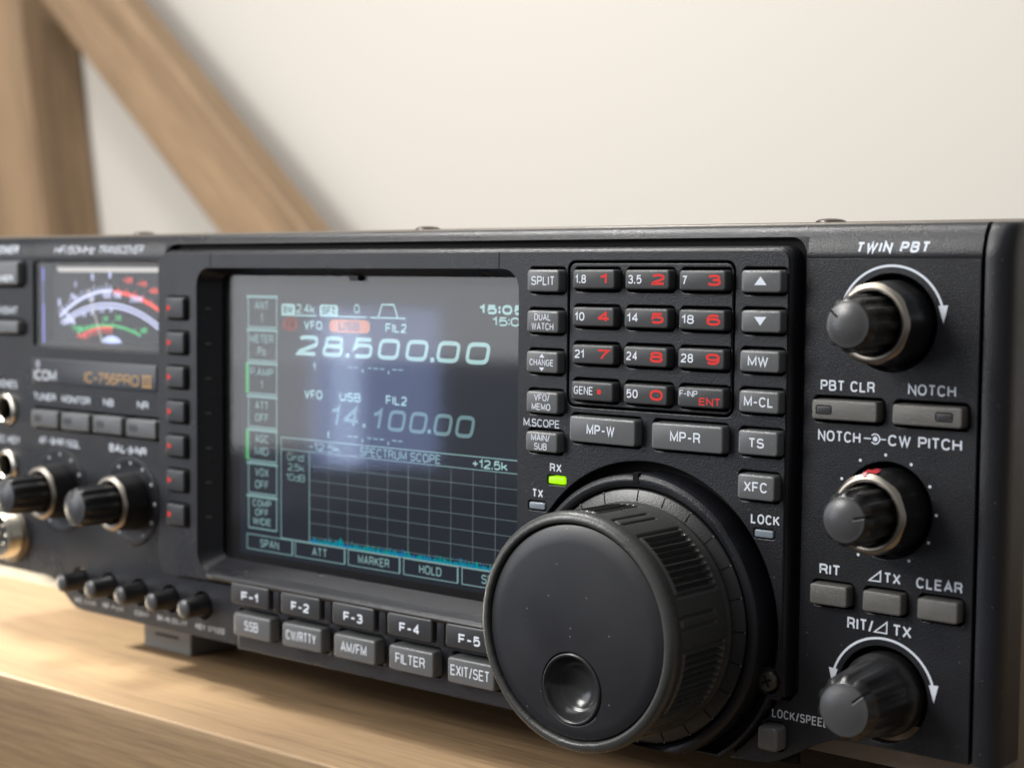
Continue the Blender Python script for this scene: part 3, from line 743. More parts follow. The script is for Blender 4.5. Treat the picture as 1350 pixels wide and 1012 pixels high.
for cx_, w_, s_, tw in ((133.6, 18.0, "SPAN", 7.4), (152.9, 18.6, "ATT", 5.6), (172.5, 18.2, "MARKER", 11.0), (191.9, 18.0, "HOLD", 7.4), (211.2, 18.0, "SET", 5.6)):
    mb = MB(); x0, x1 = cx_-w_/2, cx_+w_/2
    line(mb, (x0, 42.0), (x1, 42.0), .25, YL-.02); line(mb, (x0, 38.0), (x1, 38.0), .22, YL-.02); line(mb, (x0+.1, 38.0), (x0+.1, 42.0), .3, YL-.022); line(mb, (x1, 38.0), (x1, 42.0), .5, YL-.024)
    lmb(mb, "softkey_box", 'lcdim'); lleg(s_, cx_, 40.0, tw, 2.2, .33, 'lcdim')

# ---- keys
mesh_cache = {}
def key(name, x, z, w_, h_, yt, m, yb=1.0, r=.7, bev=.4, draft=.2):
    k = (w_, h_, yt, m, yb)
    if k not in mesh_cache:
        mb = MB(); bevel_block(mb, 0, 0, w_, h_, yb, yt, r, bev, draft)
        me = bpy.data.meshes.new(name); me.from_pydata([(a*MM, b*MM, c*MM) for a, b, c in mb.V], [], mb.F); me.update()
        me.materials.append(M[m]); me.shade_smooth(); me.set_sharp_from_angle(angle=math.radians(50)); mesh_cache[k] = me
    o = link(name, mesh_cache[k], RD, (x+random.uniform(-.05, .05), random.uniform(-.06, .06), z+random.uniform(-.05, .05)))
    o.rotation_euler = (random.uniform(-.006, .006), random.uniform(-.006, .006), random.uniform(-.006, .006))
    return o
YK = -5.2
def keyleg(k, s_, dx, dz, y, w_, h_, t, m='white', p=2.35, shear=0):
    mb = MB(); put(mb, text2d(s_, w_, h_, t, p, None, shear), dx, dz, y); return mb.done("legend", M[m], k, 0)
band = [['1.8', '3.5', '7'], ['10', '14', '18'], ['21', '24', '28'], ['GENE', '50', 'F-INP']]
bw = [[2.9, 3.5, 1.15], [2.6, 2.9, 3.0], [2.6, 2.9, 3.0], [5.2, 3.0, 4.5]]
big = [['1', '2', '3'], ['4', '5', '6'], ['7', '8', '9'], ['', '0', 'ENT']]
for (ri, ci), (x, z) in num_keys.items():
    k = key("number_key", x, z, KW, 4.1, YK, 'keydark'); y = YK-.004
    s_ = band[ri][ci]; wv = bw[ri][ci]
    if s_ == 'F-INP': keyleg(k, s_, -2.9, .75, y, 4.4, 1.3, .17)
    else: keyleg(k, s_, -5.0+wv/2+.15, 0.05 if s_ != 'GENE' else .1, y, wv, 1.85 if s_ != 'GENE' else 1.75, .30 if s_ != 'GENE' else .23)
    b_ = big[ri][ci]
    if b_ == 'ENT': keyleg(k, 'ENT', 2.3, -.75, y, 5.2, 1.6, .28, 'red')
    elif b_: keyleg(k, b_, 2.9, 0.05, y, 3.3 if b_ != '1' else 2.0, 2.3, .50, 'red', 2.4)
    else:
        mb = MB(); fill(mb, rr2(2.0, 0, 1.0, 1.0, .1), y); mb.done("legend", M['red'], k, 0)
txt = {'SPLIT': [('SPLIT', 0, 0, 6.6, 2.0, .27)], 'DUAL': [('DUAL', 0, 1.0, 4.6, 1.5, .20), ('WATCH', 0, -1.05, 6.2, 1.55, .20)],
       'CHANGE': [('CHANGE', -.1, -.1, 6.8, 1.45, .19)], 'VFO': [('VFO/', 0, 1.05, 4.3, 1.5, .19), ('MEMO', -.2, -1.0, 5.3, 1.5, .20)],
       'MAIN': [('MAIN/', -.2, .95, 5.2, 1.45, .19), ('SUB', -.2, -1.0, 3.6, 1.5, .19)],
       'MW': [('MW', -.3, 0, 4.7, 2.0, .31)], 'MCL': [('M-CL', 0, 0, 6.8, 2.0, .31)], 'TS': [('TS', -.3, 0, 3.6, 2.0, .33)], 'XFC': [('XFC', 0, .1, 5.5, 2.1, .33)],
       'MPW': [('MP-W', -.3, 0.1, 7.5, 2.2, .34)], 'MPR': [('MP-R', -.3, 0.1, 7.5, 2.2, .34)]}
for n_, x, z, w_, h_ in side_keys:
    k = key("wide_key" if n_ in ('MPW', 'MPR') else "function_key", x, z, w_, h_, YK, 'key')
    for a in txt.get(n_, []): keyleg(k, a[0], a[1], a[2], YK-.004, a[3], a[4], a[5])
    if n_ in ('UP', 'DOWN', 'CHANGE'):
        mb = MB(); y = YK-.006
        if n_ == 'UP': fill(mb, [(-1.5, -.75), (1.3, -.75), (-.1, 1.0)], y)
        if n_ == 'DOWN': fill(mb, [(-1.5, .9), (-.1, -.85), (1.3, .9)], y)
        if n_ == 'CHANGE': fill(mb, [(-.75, 1.0), (.75, 1.0), (0, 1.85)], y); fill(mb, [(-.75, -1.2), (0, -2.0), (.75, -1.2)], y)
        mb.done("legend", M['white'], k, 0)
# F keys and mode keys
for i, x in enumerate(FX):
    k = key("screen_key", x, 28.05, 14.7, 5.6, -6.5, 'fkey', -2.0, .8, .45, .1)
    keyleg(k, "F-%d" % (i+1), .1, -.35, -6.506, 6.6, 2.3, .46, 'white', 2.6)
    k = key("mode_key", x, 19.75, 14.5, 6.1, -5.9, 'key', 0, .8, .5, .25)
    s_, wv = [("SSB", 5.4), ("CW/RTTY", 11.0), ("AM/FM", 9.0), ("FILTER", 9.6), ("EXIT/SET", 12.0)][i]
    keyleg(k, s_, -.2, .1, -5.906, wv, 2.5, .29)
for i in range(4):
    mb = MB(); bevel_block(mb, FX[i]+9.5, 27.7, 2.6, 5.9, -2, -5.8, .5, .3, .05); mb.done("divider", M['panel'], RD, 40)
# bar keys on the right panel
for x, lx in ((306.5, -4.4), (323.8, 3.5)):
    k = key("bar_key", x, 86.2, 14.1, 3.9, -2.0, 'keymetal', 2.0, .6, .3, .1)
    mb = MB(); V, F = ribbon(rr2(0, 0, 3.3, 1.6, .35)+[rr2(0, 0, 3.3, 1.6, .35)[0]], .28)
    mb.add([(lx+a, -2.008, b) for a, b in V], F); mb.done("indicator_frame", M['deep'], k, 0)
    mb = MB(); bevel_block(mb, lx, 0, 2.9, 1.2, -1.95, -2.06, .3, .04, 0); mb.done("indicator", M['fkey'], k, 40)
for x in (303.9, 315.35, 326.85): key("small_bar_key", x, 49.4, 8.2, 4.1, -2.0, 'keymetal', 2.0, .6, .35, .1)
k = key("lock_key", 291.4, 18.4, 4.6, 4.9, -3.4, 'key', 2.0, .8, .6, .2)

# ---- console lamps
def led(x, z, w_, m): mb = MB(); bevel_block(mb, x, z, w_, 1.5, 0, YC-.15, .35, .2, 0); return mb.done("indicator_lamp", M[m], RD, 40)
led(236.35, 66.6, 4.5, 'ledon'); led(230.85, 60.4, 4.5, 'ledoff'); led(289.7, 60.3, 4.3, 'ledoff')
def L(s_, cx, cz, w_, h_, t, y=0.0, m='white', shear=0, tilt=0, p=2.35, gap=None, name='legend'): return legend(s_, cx, cz, y-.01, w_, h_, t, m, RD, name, shear, p, tilt, gap)
L("RX", 236.0, 69.4, 3.3, 1.9, .33, YC); L("TX", 230.9, 63.25, 3.1, 1.9, .33, YC); L("LOCK", 289.9, 63.2, 6.7, 2.0, .33, YC); L("M.SCOPE", 231.8, 79.15, 10.3, 1.75, .23, YC)
# console screw
mb = MB(); lathe(mb, 291.3, 30.4, [(2.2, 0), (2.2, YC-.2), (1.9, YC-.6), (1.2, YC-.75)], 28); sc = mb.done("console_screw", M['screwmetal'], RD, 40)
mb = MB(); y = YC-.77
for a in (25, 115):
    ca, sa = math.cos(math.radians(a)), math.sin(math.radians(a))
    fill(mb, [(291.3+u*ca-v*sa, 30.4+u*sa+v*ca) for u, v in ((-1.25, -.26), (1.25, -.26), (1.25, .26), (-1.25, .26))], y); y -= .004
o = mb.done("cross_slot", M['deep'], sc, 0)

# ---- right panel lettering
TL = 0.369
L("TWIN PBT", 314.95, 117.95+.1, 15.3, 2.1, .46, 0.0575*(118.05-116)**2-.03, shear=.2, tilt=.22)
L("PBT CLR", 306.1, 90.9, 11.8, 2.1, .34); L("NOTCH", 323.8, 90.95, 9.7, 2.1, .34)
L("NOTCH", 304.5, 80.9, 9.3, 2.15, .34); L("CW", 317.4, 80.9, 4.7, 2.15, .34); L("PITCH", 325.7, 80.9, 8.8, 2.15, .34)
mb = MB(); bandring(mb, 312.3, 80.95, .95, .26, -140, 140, -.012); dot(mb, 312.3, 80.95, .5, -.013); line(mb, (309.9, 80.95), (311.4, 80.95), .24, -.014); line(mb, (313.2, 80.95), (314.6, 80.95), .24, -.015); mb.done("legend", M['white'], RD, 0)
L("RIT", 303.1, 54.2, 4.6, 2.1, .36); L("TX", 316.6, 54.1, 3.5, 2.1, .36); L("CLEAR", 326.3, 54.0, 9.4, 2.1, .36)
mb = MB(); V, F = ribbon([(311.7, 53.2), (314.1, 53.2), (314.1, 55.2), (311.7, 53.2)], .26); mb.add([(a, -.012, b) for a, b in V], F)
V, F = ribbon([(313.1, 43.2), (315.7, 43.2), (315.7, 45.4), (313.1, 43.2)], .26); mb.add([(a, -.012, b) for a, b in V], F); mb.done("legend", M['white'], RD, 0)
L("RIT/", 310.0, 44.2, 5.6, 2.3, .36); L("TX", 318.9, 44.1, 3.9, 2.3, .36)
L("LOCK/SPEED", 297.1, 23.2, 13.0, 1.8, .26)
# travel arcs
for z in (KZ[0], KZ[2]):
    mb = MB(); bandring(mb, XK, z, 11.0, .46, 17, 163, -.012, 60)
    for s_ in (-1, 1):
        xx = XK+s_*10.45; zz = z+3.3
        fill(mb, [(xx+.75, zz+.15), (xx-1.2, zz+.3), (xx-.35, zz-3.2)] if s_ < 0 else [(xx+.35, zz-3.2), (xx+1.2, zz+.3), (xx-.75, zz+.15)], -.016)
    mb.done("travel_arc", M['white'], RD, 0)
mb = MB()
for i in range(11):
    a = math.radians(-60+30*i)
    dot(mb, 314.6+10.75*math.cos(a), KZ[1]+.05+10.75*math.sin(a), .30, -.012)
mb.done("scale_dots", M['white'], RD, 0)

# ---- knobs
def scal(n, amp, ph=0.0, sharp=1.0):
    def f(r, y, a):
        c = math.cos(n*(a+ph)); return r+amp*(abs(c)**sharp*(1 if c > 0 else -1))
    return f
def dual_knob(x, z, ang, yr, yf, ri, rface, rb, nm="dual_knob", inner_len=None):
    t = bpy.data.objects.new(nm, None); COL.objects.link(t); t.parent = RD; t.location = Vector((x, 0, z))*MM-RD.location
    lob = lambda a: .065*max(-1, min(1, 1.5*math.cos(9*a)))
    rbf = lambda a: rb+lob(a)
    mb = MB(); prof = [(rb+.5, 2.0), (rb+.45, yr+7), (rb+.2, yr+3), (rb, yr+1.6)]
    rings = []
    for r, y in prof+[(rb, yr+1.0)]:
        rings.append([( (r+lob(2*PI*i/144))*math.cos(2*PI*i/144), y if y != yr+1.0 else yr+.1+(rbf(2*PI*i/144)-7.0)*.85, (r+lob(2*PI*i/144))*math.sin(2*PI*i/144)) for i in range(144)])
    mb.loft(rings, cap1=False); mb.done("outer_knob", M['knob'], t, 40)
    mb = MB(); rings = []
    for k_ in range(6):
        ring = []
        for i in range(144):
            a = 2*PI*i/144; R_ = rbf(a)
            r, y = [(R_-.02, yr+.1+(R_-7.0)*.85), (7.2, yr+.12), (7.02, yr), (6.42, yr), (6.25, yr+.12), (6.2, yr+3.0)][k_]
            ring.append((r*math.cos(a), y, r*math.sin(a)))
        rings.append(ring)
    mb.loft(rings, cap1=False); mb.done("metal_ring", M['ring'], t, 40)
    mb = MB(); lathe(mb, 0, 0, [(6.25, yr+2.9), (3, yr+2.9)], 40); mb.done("collar", M['deep'], t, 0)
    single(t, ang, yr+2.8, yf, ri, rface, None)
    return t
def single(t, ang, yb, yf, ri, rface, skirt, nrib=11):
    rib = lambda amp: (lambda r, y, a: r+amp*max(-1, min(1, 1.5*math.cos(nrib*a+.6))))
    mb = MB(); N = 176; rings = []
    prof = [(ri+.25, yb, .26), (ri+.12, (yb+yf)/2, .26), (ri-.02, yf+1.9, .26), (ri-.12, yf+1.45, .30), (rface+.42, yf+.55, .12), (rface+.3, yf+.3, .02), (rface+.12, yf+.06, 0), (rface, yf, 0)]
    if skirt: prof = skirt
    for r, y, am in prof:
        f = rib(am); rings.append([(f(r, y, 2*PI*i/N)*math.cos(2*PI*i/N), y, f(r, y, 2*PI*i/N)*math.sin(2*PI*i/N)) for i in range(N)])
    mb.loft(rings, cap1=False); mb.done("knob_body", M['knob'], t, 35)
    mb = MB(); lathe(mb, 0, 0, [(rface, yf), (rface-.12, yf-.02), (rface-.5, yf-.08), (rface*.75, yf-.32), (rface*.5, yf-.6), (rface*.25, yf-.76)], 64)
    mb.done("knob_face", M['knobface'], t, 35)
    ca, sa = math.cos(math.radians(ang)), math.sin(math.radians(ang))
    def st(u0, u1, v, y0, y1):
        return [(u0*ca-v*sa, y0, u0*sa+v*ca), (u1*ca-v*sa, y1, u1*sa+v*ca)]
    mb = MB()
    for v, w_, mm in ((0.0, .26, 'deep'),):
        u0, u1 = rface*.55, rface+.05
        a = [((u0)*ca-(v-w_)*sa, yf-.66, u0*sa+(v-w_)*ca), (u0*ca-(v+w_)*sa, yf-.66, u0*sa+(v+w_)*ca),
             (u1*ca-(v+w_)*sa, yf-.09, u1*sa+(v+w_)*ca), (u1*ca-(v-w_)*sa, yf-.09, u1*sa+(v-w_)*ca),
             ((ri+.3)*ca-(v+w_)*sa, yf+1.6, (ri+.3)*sa+(v+w_)*ca), ((ri+.3)*ca-(v-w_)*sa, yf+1.6, (ri+.3)*sa+(v-w_)*ca)]
        mb.add(a, [(0, 3, 2, 1), (3, 5, 4, 2)])
    mb.done("pointer_line", M['deep'], t, 0)
    mb = MB(); v, w_ = -.33, .06; u0, u1 = rface*.52, rface+.02
    mb.add([(u0*ca-(v-w_)*sa, yf-.66, u0*sa+(v-w_)*ca), (u0*ca-(v+w_)*sa, yf-.66, u0*sa+(v+w_)*ca), (u1*ca-(v+w_)*sa, yf-.1, u1*sa+(v+w_)*ca), (u1*ca-(v-w_)*sa, yf-.1, u1*sa+(v-w_)*ca)], [(0, 3, 2, 1)])
    mb.done("pointer_edge", M['dots'], t, 0)
dual_knob(XK, KZ[0], 143, -8.4, -17.4, 5.15, 4.25, 7.75)
dk = dual_knob(XK, KZ[1], 12, -8.2, -17.2, 5.15, 4.2, 7.75)
# red mark painted on the middle knob's ring
mb = MB()
for (a0, a1, r0, r1, y0, y1) in ((93, 99, 7.25, 8.02, -8.25, -7.45), (80, 98, 8.02, 8.42, -7.4, -5.6), (84, 92, 8.35, 8.45, -5.6, -4.0)):
    a0, a1 = math.radians(a0), math.radians(a1); r0 += .05; r1 += .05
    mb.add([(r0*math.cos(a0), y0, r0*math.sin(a0)), (r0*math.cos(a1), y0, r0*math.sin(a1)), (r1*math.cos(a1), y1, r1*math.sin(a1)), (r1*math.cos(a0), y1, r1*math.sin(a0))], [(0, 1, 2, 3)])
mb.done("red_paint_mark", M['redpaint'], dk, 0)
t = bpy.data.objects.new("tapered_knob", None); COL.objects.link(t); t.parent = RD; t.location = Vector((XK, 0, KZ[2]))*MM-RD.location
t['label'] = 'single tapered knob at the bottom right'
single(t, 42, 0, -15.6, 5.9, 5.0, [(8.3, 1.8, 0), (8.25, -.9, 0), (7.9, -1.6, 0), (7.35, -2.2, .05), (7.05, -4, .14), (6.6, -9, .16), (6.25, -13.2, .18), (6.15, -14.0, .22), (5.45, -15.0, .12), (5.25, -15.3, .02), (5.1, -15.5, 0), (5.0, -15.6, 0)], 11)
# left dual knobs with dotted collars
for x in XL:
    mb = MB(); lathe(mb, x, ZL, [(13.0, -.01), (12.8, -.35), (12.5, -.45), (11.0, -.2), (9.6, -.1)], 72); cb = mb.done("knob_collar", M['panel'], RD, 40)
    mb = MB()
    for i in range(11):
        a = math.radians(-60+30*i); dotdome(mb, x-.0+10.9*math.cos(a), ZL+10.9*math.sin(a), .55, -.2, .15)
    mb.done("scale_dots", M['dots'], RD, 40)
    dual_knob(x, ZL, 95 if x > 60 else 80, -8.0, -19.4, 5.3, 4.7, 7.8)
# small knobs along the bottom left
for x in SMX:
    t = bpy.data.objects.new("small_knob", None); COL.objects.link(t); t.parent = RD; t.location = Vector((x, 0, 20.9))*MM-RD.location
    mb = MB(); lathe(mb, 0, 0, [(3.3, 2), (3.2, -.5), (2.8, -1.0), (2.7, -6.2), (2.5, -6.7)], 36); mb.done("knob_body", M['knob'], t, 40)
    mb = MB(); lathe(mb, 0, 0, [(2.5, -6.7), (2.2, -7.0), (1.0, -7.15)], 28); mb.done("knob_face", M['knobface'], t, 40)

# ---- main tuning dial
dial = bpy.data.objects.new("tuning_dial", None); COL.objects.link(dial); dial.parent = RD; dial.location = Vector((DX, 0, DZ))*MM-RD.location
cz_ = 12.3-DZ
mb = MB(); lathe(mb, 0, 0, [(32.9, 1.0), (30.4, 1.0)], 160, clampz=cz_, cap=False); mb.done("recess_floor", M['deep'], dial, 0)
def ringf(r, y, a):
    d = math.degrees(a) % 360
    if r > 28.5 and 40 < d < 91: return r+.35*(1 if d < 89 else (91-d)/2)*(1 if d > 46 else (d-40)/6)
    return r
mb = MB(); lathe(mb, 0, 0, [(30.3, 1.0), (30.3, -5.6), (30.05, -6.3), (29.5, -6.75), (28.9, -6.85), (28.2, -6.6), (27.7, -6.0), (27.6, -2)], 240, rf=ringf, clampz=cz_, cap=False); mb.done("friction_ring", M['panel'], dial, 30)
mb = MB(); a = math.radians(90.3)
mb.box(-.7, .7, -6.95, -4.5, 28.6, 30.75); o = mb.done("ring_notch", M['deep'], dial, 0)
# skirt with index ticks
mb = MB(); lathe(mb, 0, 0, [(27.3, 0), (27.3, -5.6), (27.15, -5.95), (26.9, -6.1), (24.3, -6.75)], 200, cap=False); mb.done("dial_skirt", M['knob'], dial, 40)
mb = MB(); mb2 = MB()
for i in range(24):
    a = math.radians(89.5-14.8*i); ca, sa = math.cos(a), math.sin(a); w_ = .13
    q = []
    for r, y in ((27.0, -6.05), (24.7, -6.68)):
        for s_ in (-1, 1): q.append((r*ca-s_*w_*sa, y-.06, r*sa+s_*w_*ca))
    mb.add(q, [(0, 1, 3, 2)])
    mb2.add([(27.0*ca-s1*.22*sa+s2*.22*ca, -6.14, 27.0*sa+s1*.22*ca+s2*.22*sa) for s1, s2 in ((-1, -1), (1, -1), (1, 1), (-1, 1))], [(0, 1, 2, 3)])
mb.done("index_ticks", M['deep'], dial, 0); mb2.done("index_dots", M['tickdim'], dial, 0)
# rubber grip: blocks of grooves between plain lands with sunk pills
def sstep(a, b, x):
    t = max(0, min(1, (x-a)/(b-a))); return t*t*(3-2*t)
def groove(r, y, a):
    d = math.degrees(a) % 360
    best = 0.0
    # blocks centred every 60.5 degrees
    u = ((d-40.5+30.0) % 60.0)-30.0       # -30..30 from block centre
    yy = -y                               # 9 (back) .. 26 (front)
    inside_y = sstep(9.4, 10.2, yy)*(1-sstep(22.8, 23.6, yy))
    hw = 17.0
    if abs(u) < hw+2.5:
        # frame outline
        fr = max(abs(u)-hw, 0); e1 = math.exp(-((abs(u)-hw)/.9)**2)*(sstep(9.2, 10.0, yy)*(1-sstep(24.0, 24.8, yy)))
        e2 = math.exp(-((yy-24.3)/.35)**2)*(1-sstep(hw-.5, hw+.6, abs(u)))
        best = max(best, .5*max(e1, e2))
    if abs(u) < hw-1.5:
        ph = (u+hw-1.5)/(2*(hw-1.5))*9
        gg = .5-.5*math.cos(2*PI*ph)
        best = max(best, 1.2*gg**.7*inside_y)
        # front ends rounded
    else:
        v = abs(abs(u)-30.0)              # 0 in the middle of the land
        if v < 4.5:
            e = math.exp(-((v-2.6)/.7)**2)*(sstep(12.2, 12.8, yy)*(1-sstep(24.2, 24.8, yy))) + math.exp(-((yy-24.7)/.35)**2)*(1-sstep(2.4, 3.0, v))
            best = max(best, .42*min(1, e))
    return r-best
mb = MB()
prof = [(24.1, -6.5), (24.45, -6.75), (24.6, -7.1), (24.62, -7.8), (24.45, -8.1), (24.4, -9.0)]
yv = -9.3
while yv > -25.4: prof.append((24.45, yv)); yv -= .32
prof += [(24.5, -25.6), (24.65, -26.1), (24.7, -26.8), (24.6, -27.4), (24.3, -28.0), (23.8, -28.45), (23.2, -28.65), (22.8, -28.65), (22.45, -28.5), (22.3, -27.9), (22.25, -27.2)]
rnd = [random.uniform(-1, 1) for _ in range(1080)]
def gr2(r, y, a):
    i = int(a/(2*PI)*1080+.5) % 1080
    j = 0
    if -28.7 < y < -26.0:
        j = .05*sum(rnd[(i+k) % 1080] for k in range(-4, 5))/3*(1 if 130 < math.degrees(a) % 360 < 290 else .3)
    return groove(r, y, a)+j
lathe(mb, 0, 0, prof, 1080, rf=gr2, cap=False); mb.done("rubber_grip", M['rubber'], dial, 60)
# face disc with a finger dimple
HX, HZ, HR = 0.1, -11.5, 7.7
DF = -1.75
def discmesh():
    """annular grid from the dimple's rim out to the disc edge, gently domed"""
    mb = MB(); N = 160; rings = []
    for k in range(15):
        t = (k/14); ring = []
        for i in range(N):
            a = 2*PI*i/N
            hx, hz = HX+HR*math.cos(a), HZ+HR*math.sin(a)
            ex, ez = 21.85*math.cos(a), 21.85*math.sin(a)
            x, z = hx+(ex-hx)*t, hz+(ez-hz)*t
            rr = math.hypot(x, z); y = -27.15+DF+.0011*rr*rr+(0 if rr < 19.6 else .11*(rr-19.6)**2)
            ring.append((x, y, z))
        rings.append(ring)
    e = []
    for i in range(N):
        a = 2*PI*i/N; e.append((22.0*math.cos(a), -25.3+DF, 22.0*math.sin(a)))
    rings.append(e)
    rings = rings[::-1]
    # inner side of the hole
    rings.append([(HX+(HR-.12)*math.cos(2*PI*i/N), -26.7+DF, HZ+(HR-.12)*math.sin(2*PI*i/N)) for i in range(N)])
    rings.append([(HX+(HR-.15)*math.cos(2*PI*i/N), -25.3+DF, HZ+(HR-.15)*math.sin(2*PI*i/N)) for i in range(N)])
    mb.loft(rings, cap1=False); return mb
discmesh().done("dial_face", M['disc'], dial, 45)
mb = MB(); lathe(mb, 0, 0, [(22.3, -25.4+DF), (19, -25.4+DF)], 96, cap=False); mb.done("face_gap", M['deep'], dial, 0)
mb = MB(); pr = [(7.45, -25.4), (7.4, -26.8), (7.3, -27.15), (7.05, -27.3), (6.75, -27.2), (6.55, -26.8)]
pr += [(6.35, -26.3), (5.8, -25.3), (5.2, -24.6), (4.95, -24.4), (4.65, -24.35), (4.4, -24.15), (3.6, -23.5), (2.4, -23.05), (1.2, -22.9), (.4, -22.88)]
lathe(mb, HX, HZ, [(r_, y_+DF) for r_, y_ in pr], 80); mb.done("finger_dimple", M['dimple'], dial, 50)

# ---- left side of the panel: meter, name plate, keys, jacks
mb = MB()
def fr(x0, x1, z0, z1, r, y): return cav(x0, x1, z0, z1, r, y)
mb.loft([fr(32.0, 92.0, 89.6, 115.4, 1.0, .1), fr(32.2, 91.8, 89.9, 115.2, 1.0, .6), fr(35.0, 90.2, 92.4, 114.2, .8, 5.6)], cap1=False); mb.done("meter_surround", M['black'], RD, 40)
mb = MB(); mb.box(32, 92, 5.0, 5.6, 89.5, 115.5); meter = mb.done("meter_dial", M['meterface'], RD, 0)
mb = MB(); mb.box(32.3, 91.8, .7, 1.3, 89.9, 115.2); mb.done("meter_window", M['mglass'], RD, 0)
YM = 4.99
def mm_(mb, name, m): o = mb.done(name, M[m], meter, 0); o.location = (0, 0, 0); return o
PXm, PZm = 64.4, 62.0
def pa(r, deg): return (PXm+r*math.cos(math.radians(deg)), PZm+r*math.sin(math.radians(deg)))
mb = MB(); bandring(mb, PXm, PZm, 45.0, .9, 90, 125, YM)
for i in range(14): 
    a = 124-i*2.55; line(mb, pa(45.0, a), pa(46.6 if i % 3 else 47.3, a), .35, YM-.004)
bandring(mb, 62.7, 54.0, 49.2, .55, 58.5, 119, YM); bandring(mb, 62.7, 54.0, 48.1, .55, 58.5, 118, YM)
line(mb, (39.5, 101.6), (46.0, 96.9), .7, YM-.008)
mm_(mb, "meter_scale", 'mwhite')
mb = MB(); bandring(mb, PXm-.8, 53.2, 53.4, 1.2, 63, 88.5, YM)
for i in range(6): 
    a = 86-i*4.2; q = (PXm-.8+53.4*math.cos(math.radians(a)), 53.2+53.4*math.sin(math.radians(a))); line(mb, q, (q[0]+.6*math.cos(math.radians(a)), q[1]+1.6), .35, YM-.004)
bandring(mb, 62.2, 63.2, 32.9, .6, 86, 113, YM)
for i in range(8):
    a = 110-i*3.2; line(mb, (62.2+31.2*math.cos(math.radians(a)), 63.2+31.2*math.sin(math.radians(a))), (62.2+32.9*math.cos(math.radians(a)), 63.2+32.9*math.sin(math.radians(a))), .5, YM-.004)
mm_(mb, "meter_scale", 'mred')
mb = MB(); bandring(mb, 62.2, 50.5, 46.3, .7, 70.5, 109, YM)
for a in (107, 103, 99.5, 93, 87, 74): q = (62.2+46.3*math.cos(math.radians(a)), 50.5+46.3*math.sin(math.radians(a))); line(mb, q, (q[0], q[1]+1.3), .4, YM-.004)
mm_(mb, "meter_scale", 'mgreen')
def mt(s_, x, z, w_, h_, t, m): o = legend(s_, x, z, YM-.01, w_, h_, t, m, meter, "meter_text", 0, 2.35); o.location = (0, 0, 0)
mt("S", 38.3, 103.2, 1.7, 2.2, .4, 'mwhite'); mt("1", 46.4, 108.6, 0, 1.9, .4, 'mwhite'); mt("5", 54.9, 110.9, 1.4, 1.9, .4, 'mwhite'); mt("9", 63.3, 111.6, 1.4, 1.9, .4, 'mwhite')
mt("Po", 45.6, 105.0, 2.6, 1.8, .4, 'mwhite'); mt("50", 54.3, 104.6, 2.6, 1.7, .4, 'mwhite'); mt("100", 61.6, 105.6, 4.0, 1.8, .4, 'mwhite'); mt("150", 66.6, 105.7, 3.8, 1.8, .4, 'mwhite'); mt("250W", 75.7, 104.7, 5.6, 1.8, .4, 'mwhite')
mt("SWR", 43.5, 97.6, 4.4, 1.7, .4, 'mwhite'); mt("1.5", 50.3, 99.8, 2.4, 1.5, .35, 'mwhite'); mt("2", 54.5, 100.6, 1.4, 1.7, .35, 'mwhite'); mt("3", 63.6, 101.6, 1.4, 1.6, .35, 'mwhite'); mt("2.5", 59.2, 101.4, 2.4, 1.6, .35, 'mwhite')
mt("ALC", 49.3, 93.4, 4.2, 1.5, .4, 'mred'); mt("COMP", 47.2, 95.7, 5.0, 1.4, .4, 'mgreen'); mt("10", 61.0, 98.7, 2.4, 1.5, .4, 'mgreen'); mt("20", 67.2, 99.1, 2.6, 1.6, .4, 'mgreen'); mt("dB", 79.0, 95.8, 2.8, 1.6, .4, 'mgreen')
mt("+20", 71.8, 110.1, 4.2, 1.7, .4, 'mred'); mt("+40", 78.3, 109.1, 4.2, 1.7, .4, 'mred'); mt("+60dB", 84.5, 107.2, 6.2, 1.7, .4, 'mred')
mb = MB(); line(mb, (60.6, 91.5), (53.6, 107.5), .45, 4.2); o = mb.done("meter_needle", M['needle'], meter, 0); o.location = (0, 0, 0)
mb = MB(); rings = []
for r in (1, .8, .5, .2): rings.append([(64.4+5.4*r*math.cos(PI*i/24), 4.6-(1-r)*.8, 90.6+3.2*r*math.sin(PI*i/24)) for i in range(25)]+[(59, 4.6, 90.4), (69.8, 4.6, 90.4)])
mb.loft(rings); o = mb.done("meter_hub", M['mhub'], meter, 60); o.location = (0, 0, 0)
mb = MB(); fill(mb, rr2(33.6, 96.5, 1.5, 12.5, .7), 2.4); fill(mb, rr2(33.6, 111.7, 1.5, 4.5, .7), 2.4); fill(mb, rr2(33.6, 105, .5, 9, .2), 2.42); mb.done("backlight_reflection", M['mglow'], RD, 0)  # glowing strips painted as the backlight's blue reflection, not a separate part
mb = MB(); fill(mb, [(38, 112.4), (90.5, 112.4), (90.5, 113.9), (37, 113.9)], YM-.02); o = mb.done("meter_top_glow", mat("meter_painted_glow", (.5, .5, .48), .4, emis=(.9, .85, .75), estr=.45), meter, 0); o.location = (0, 0, 0)  # self-glowing strip that paints the top of the meter face lighter
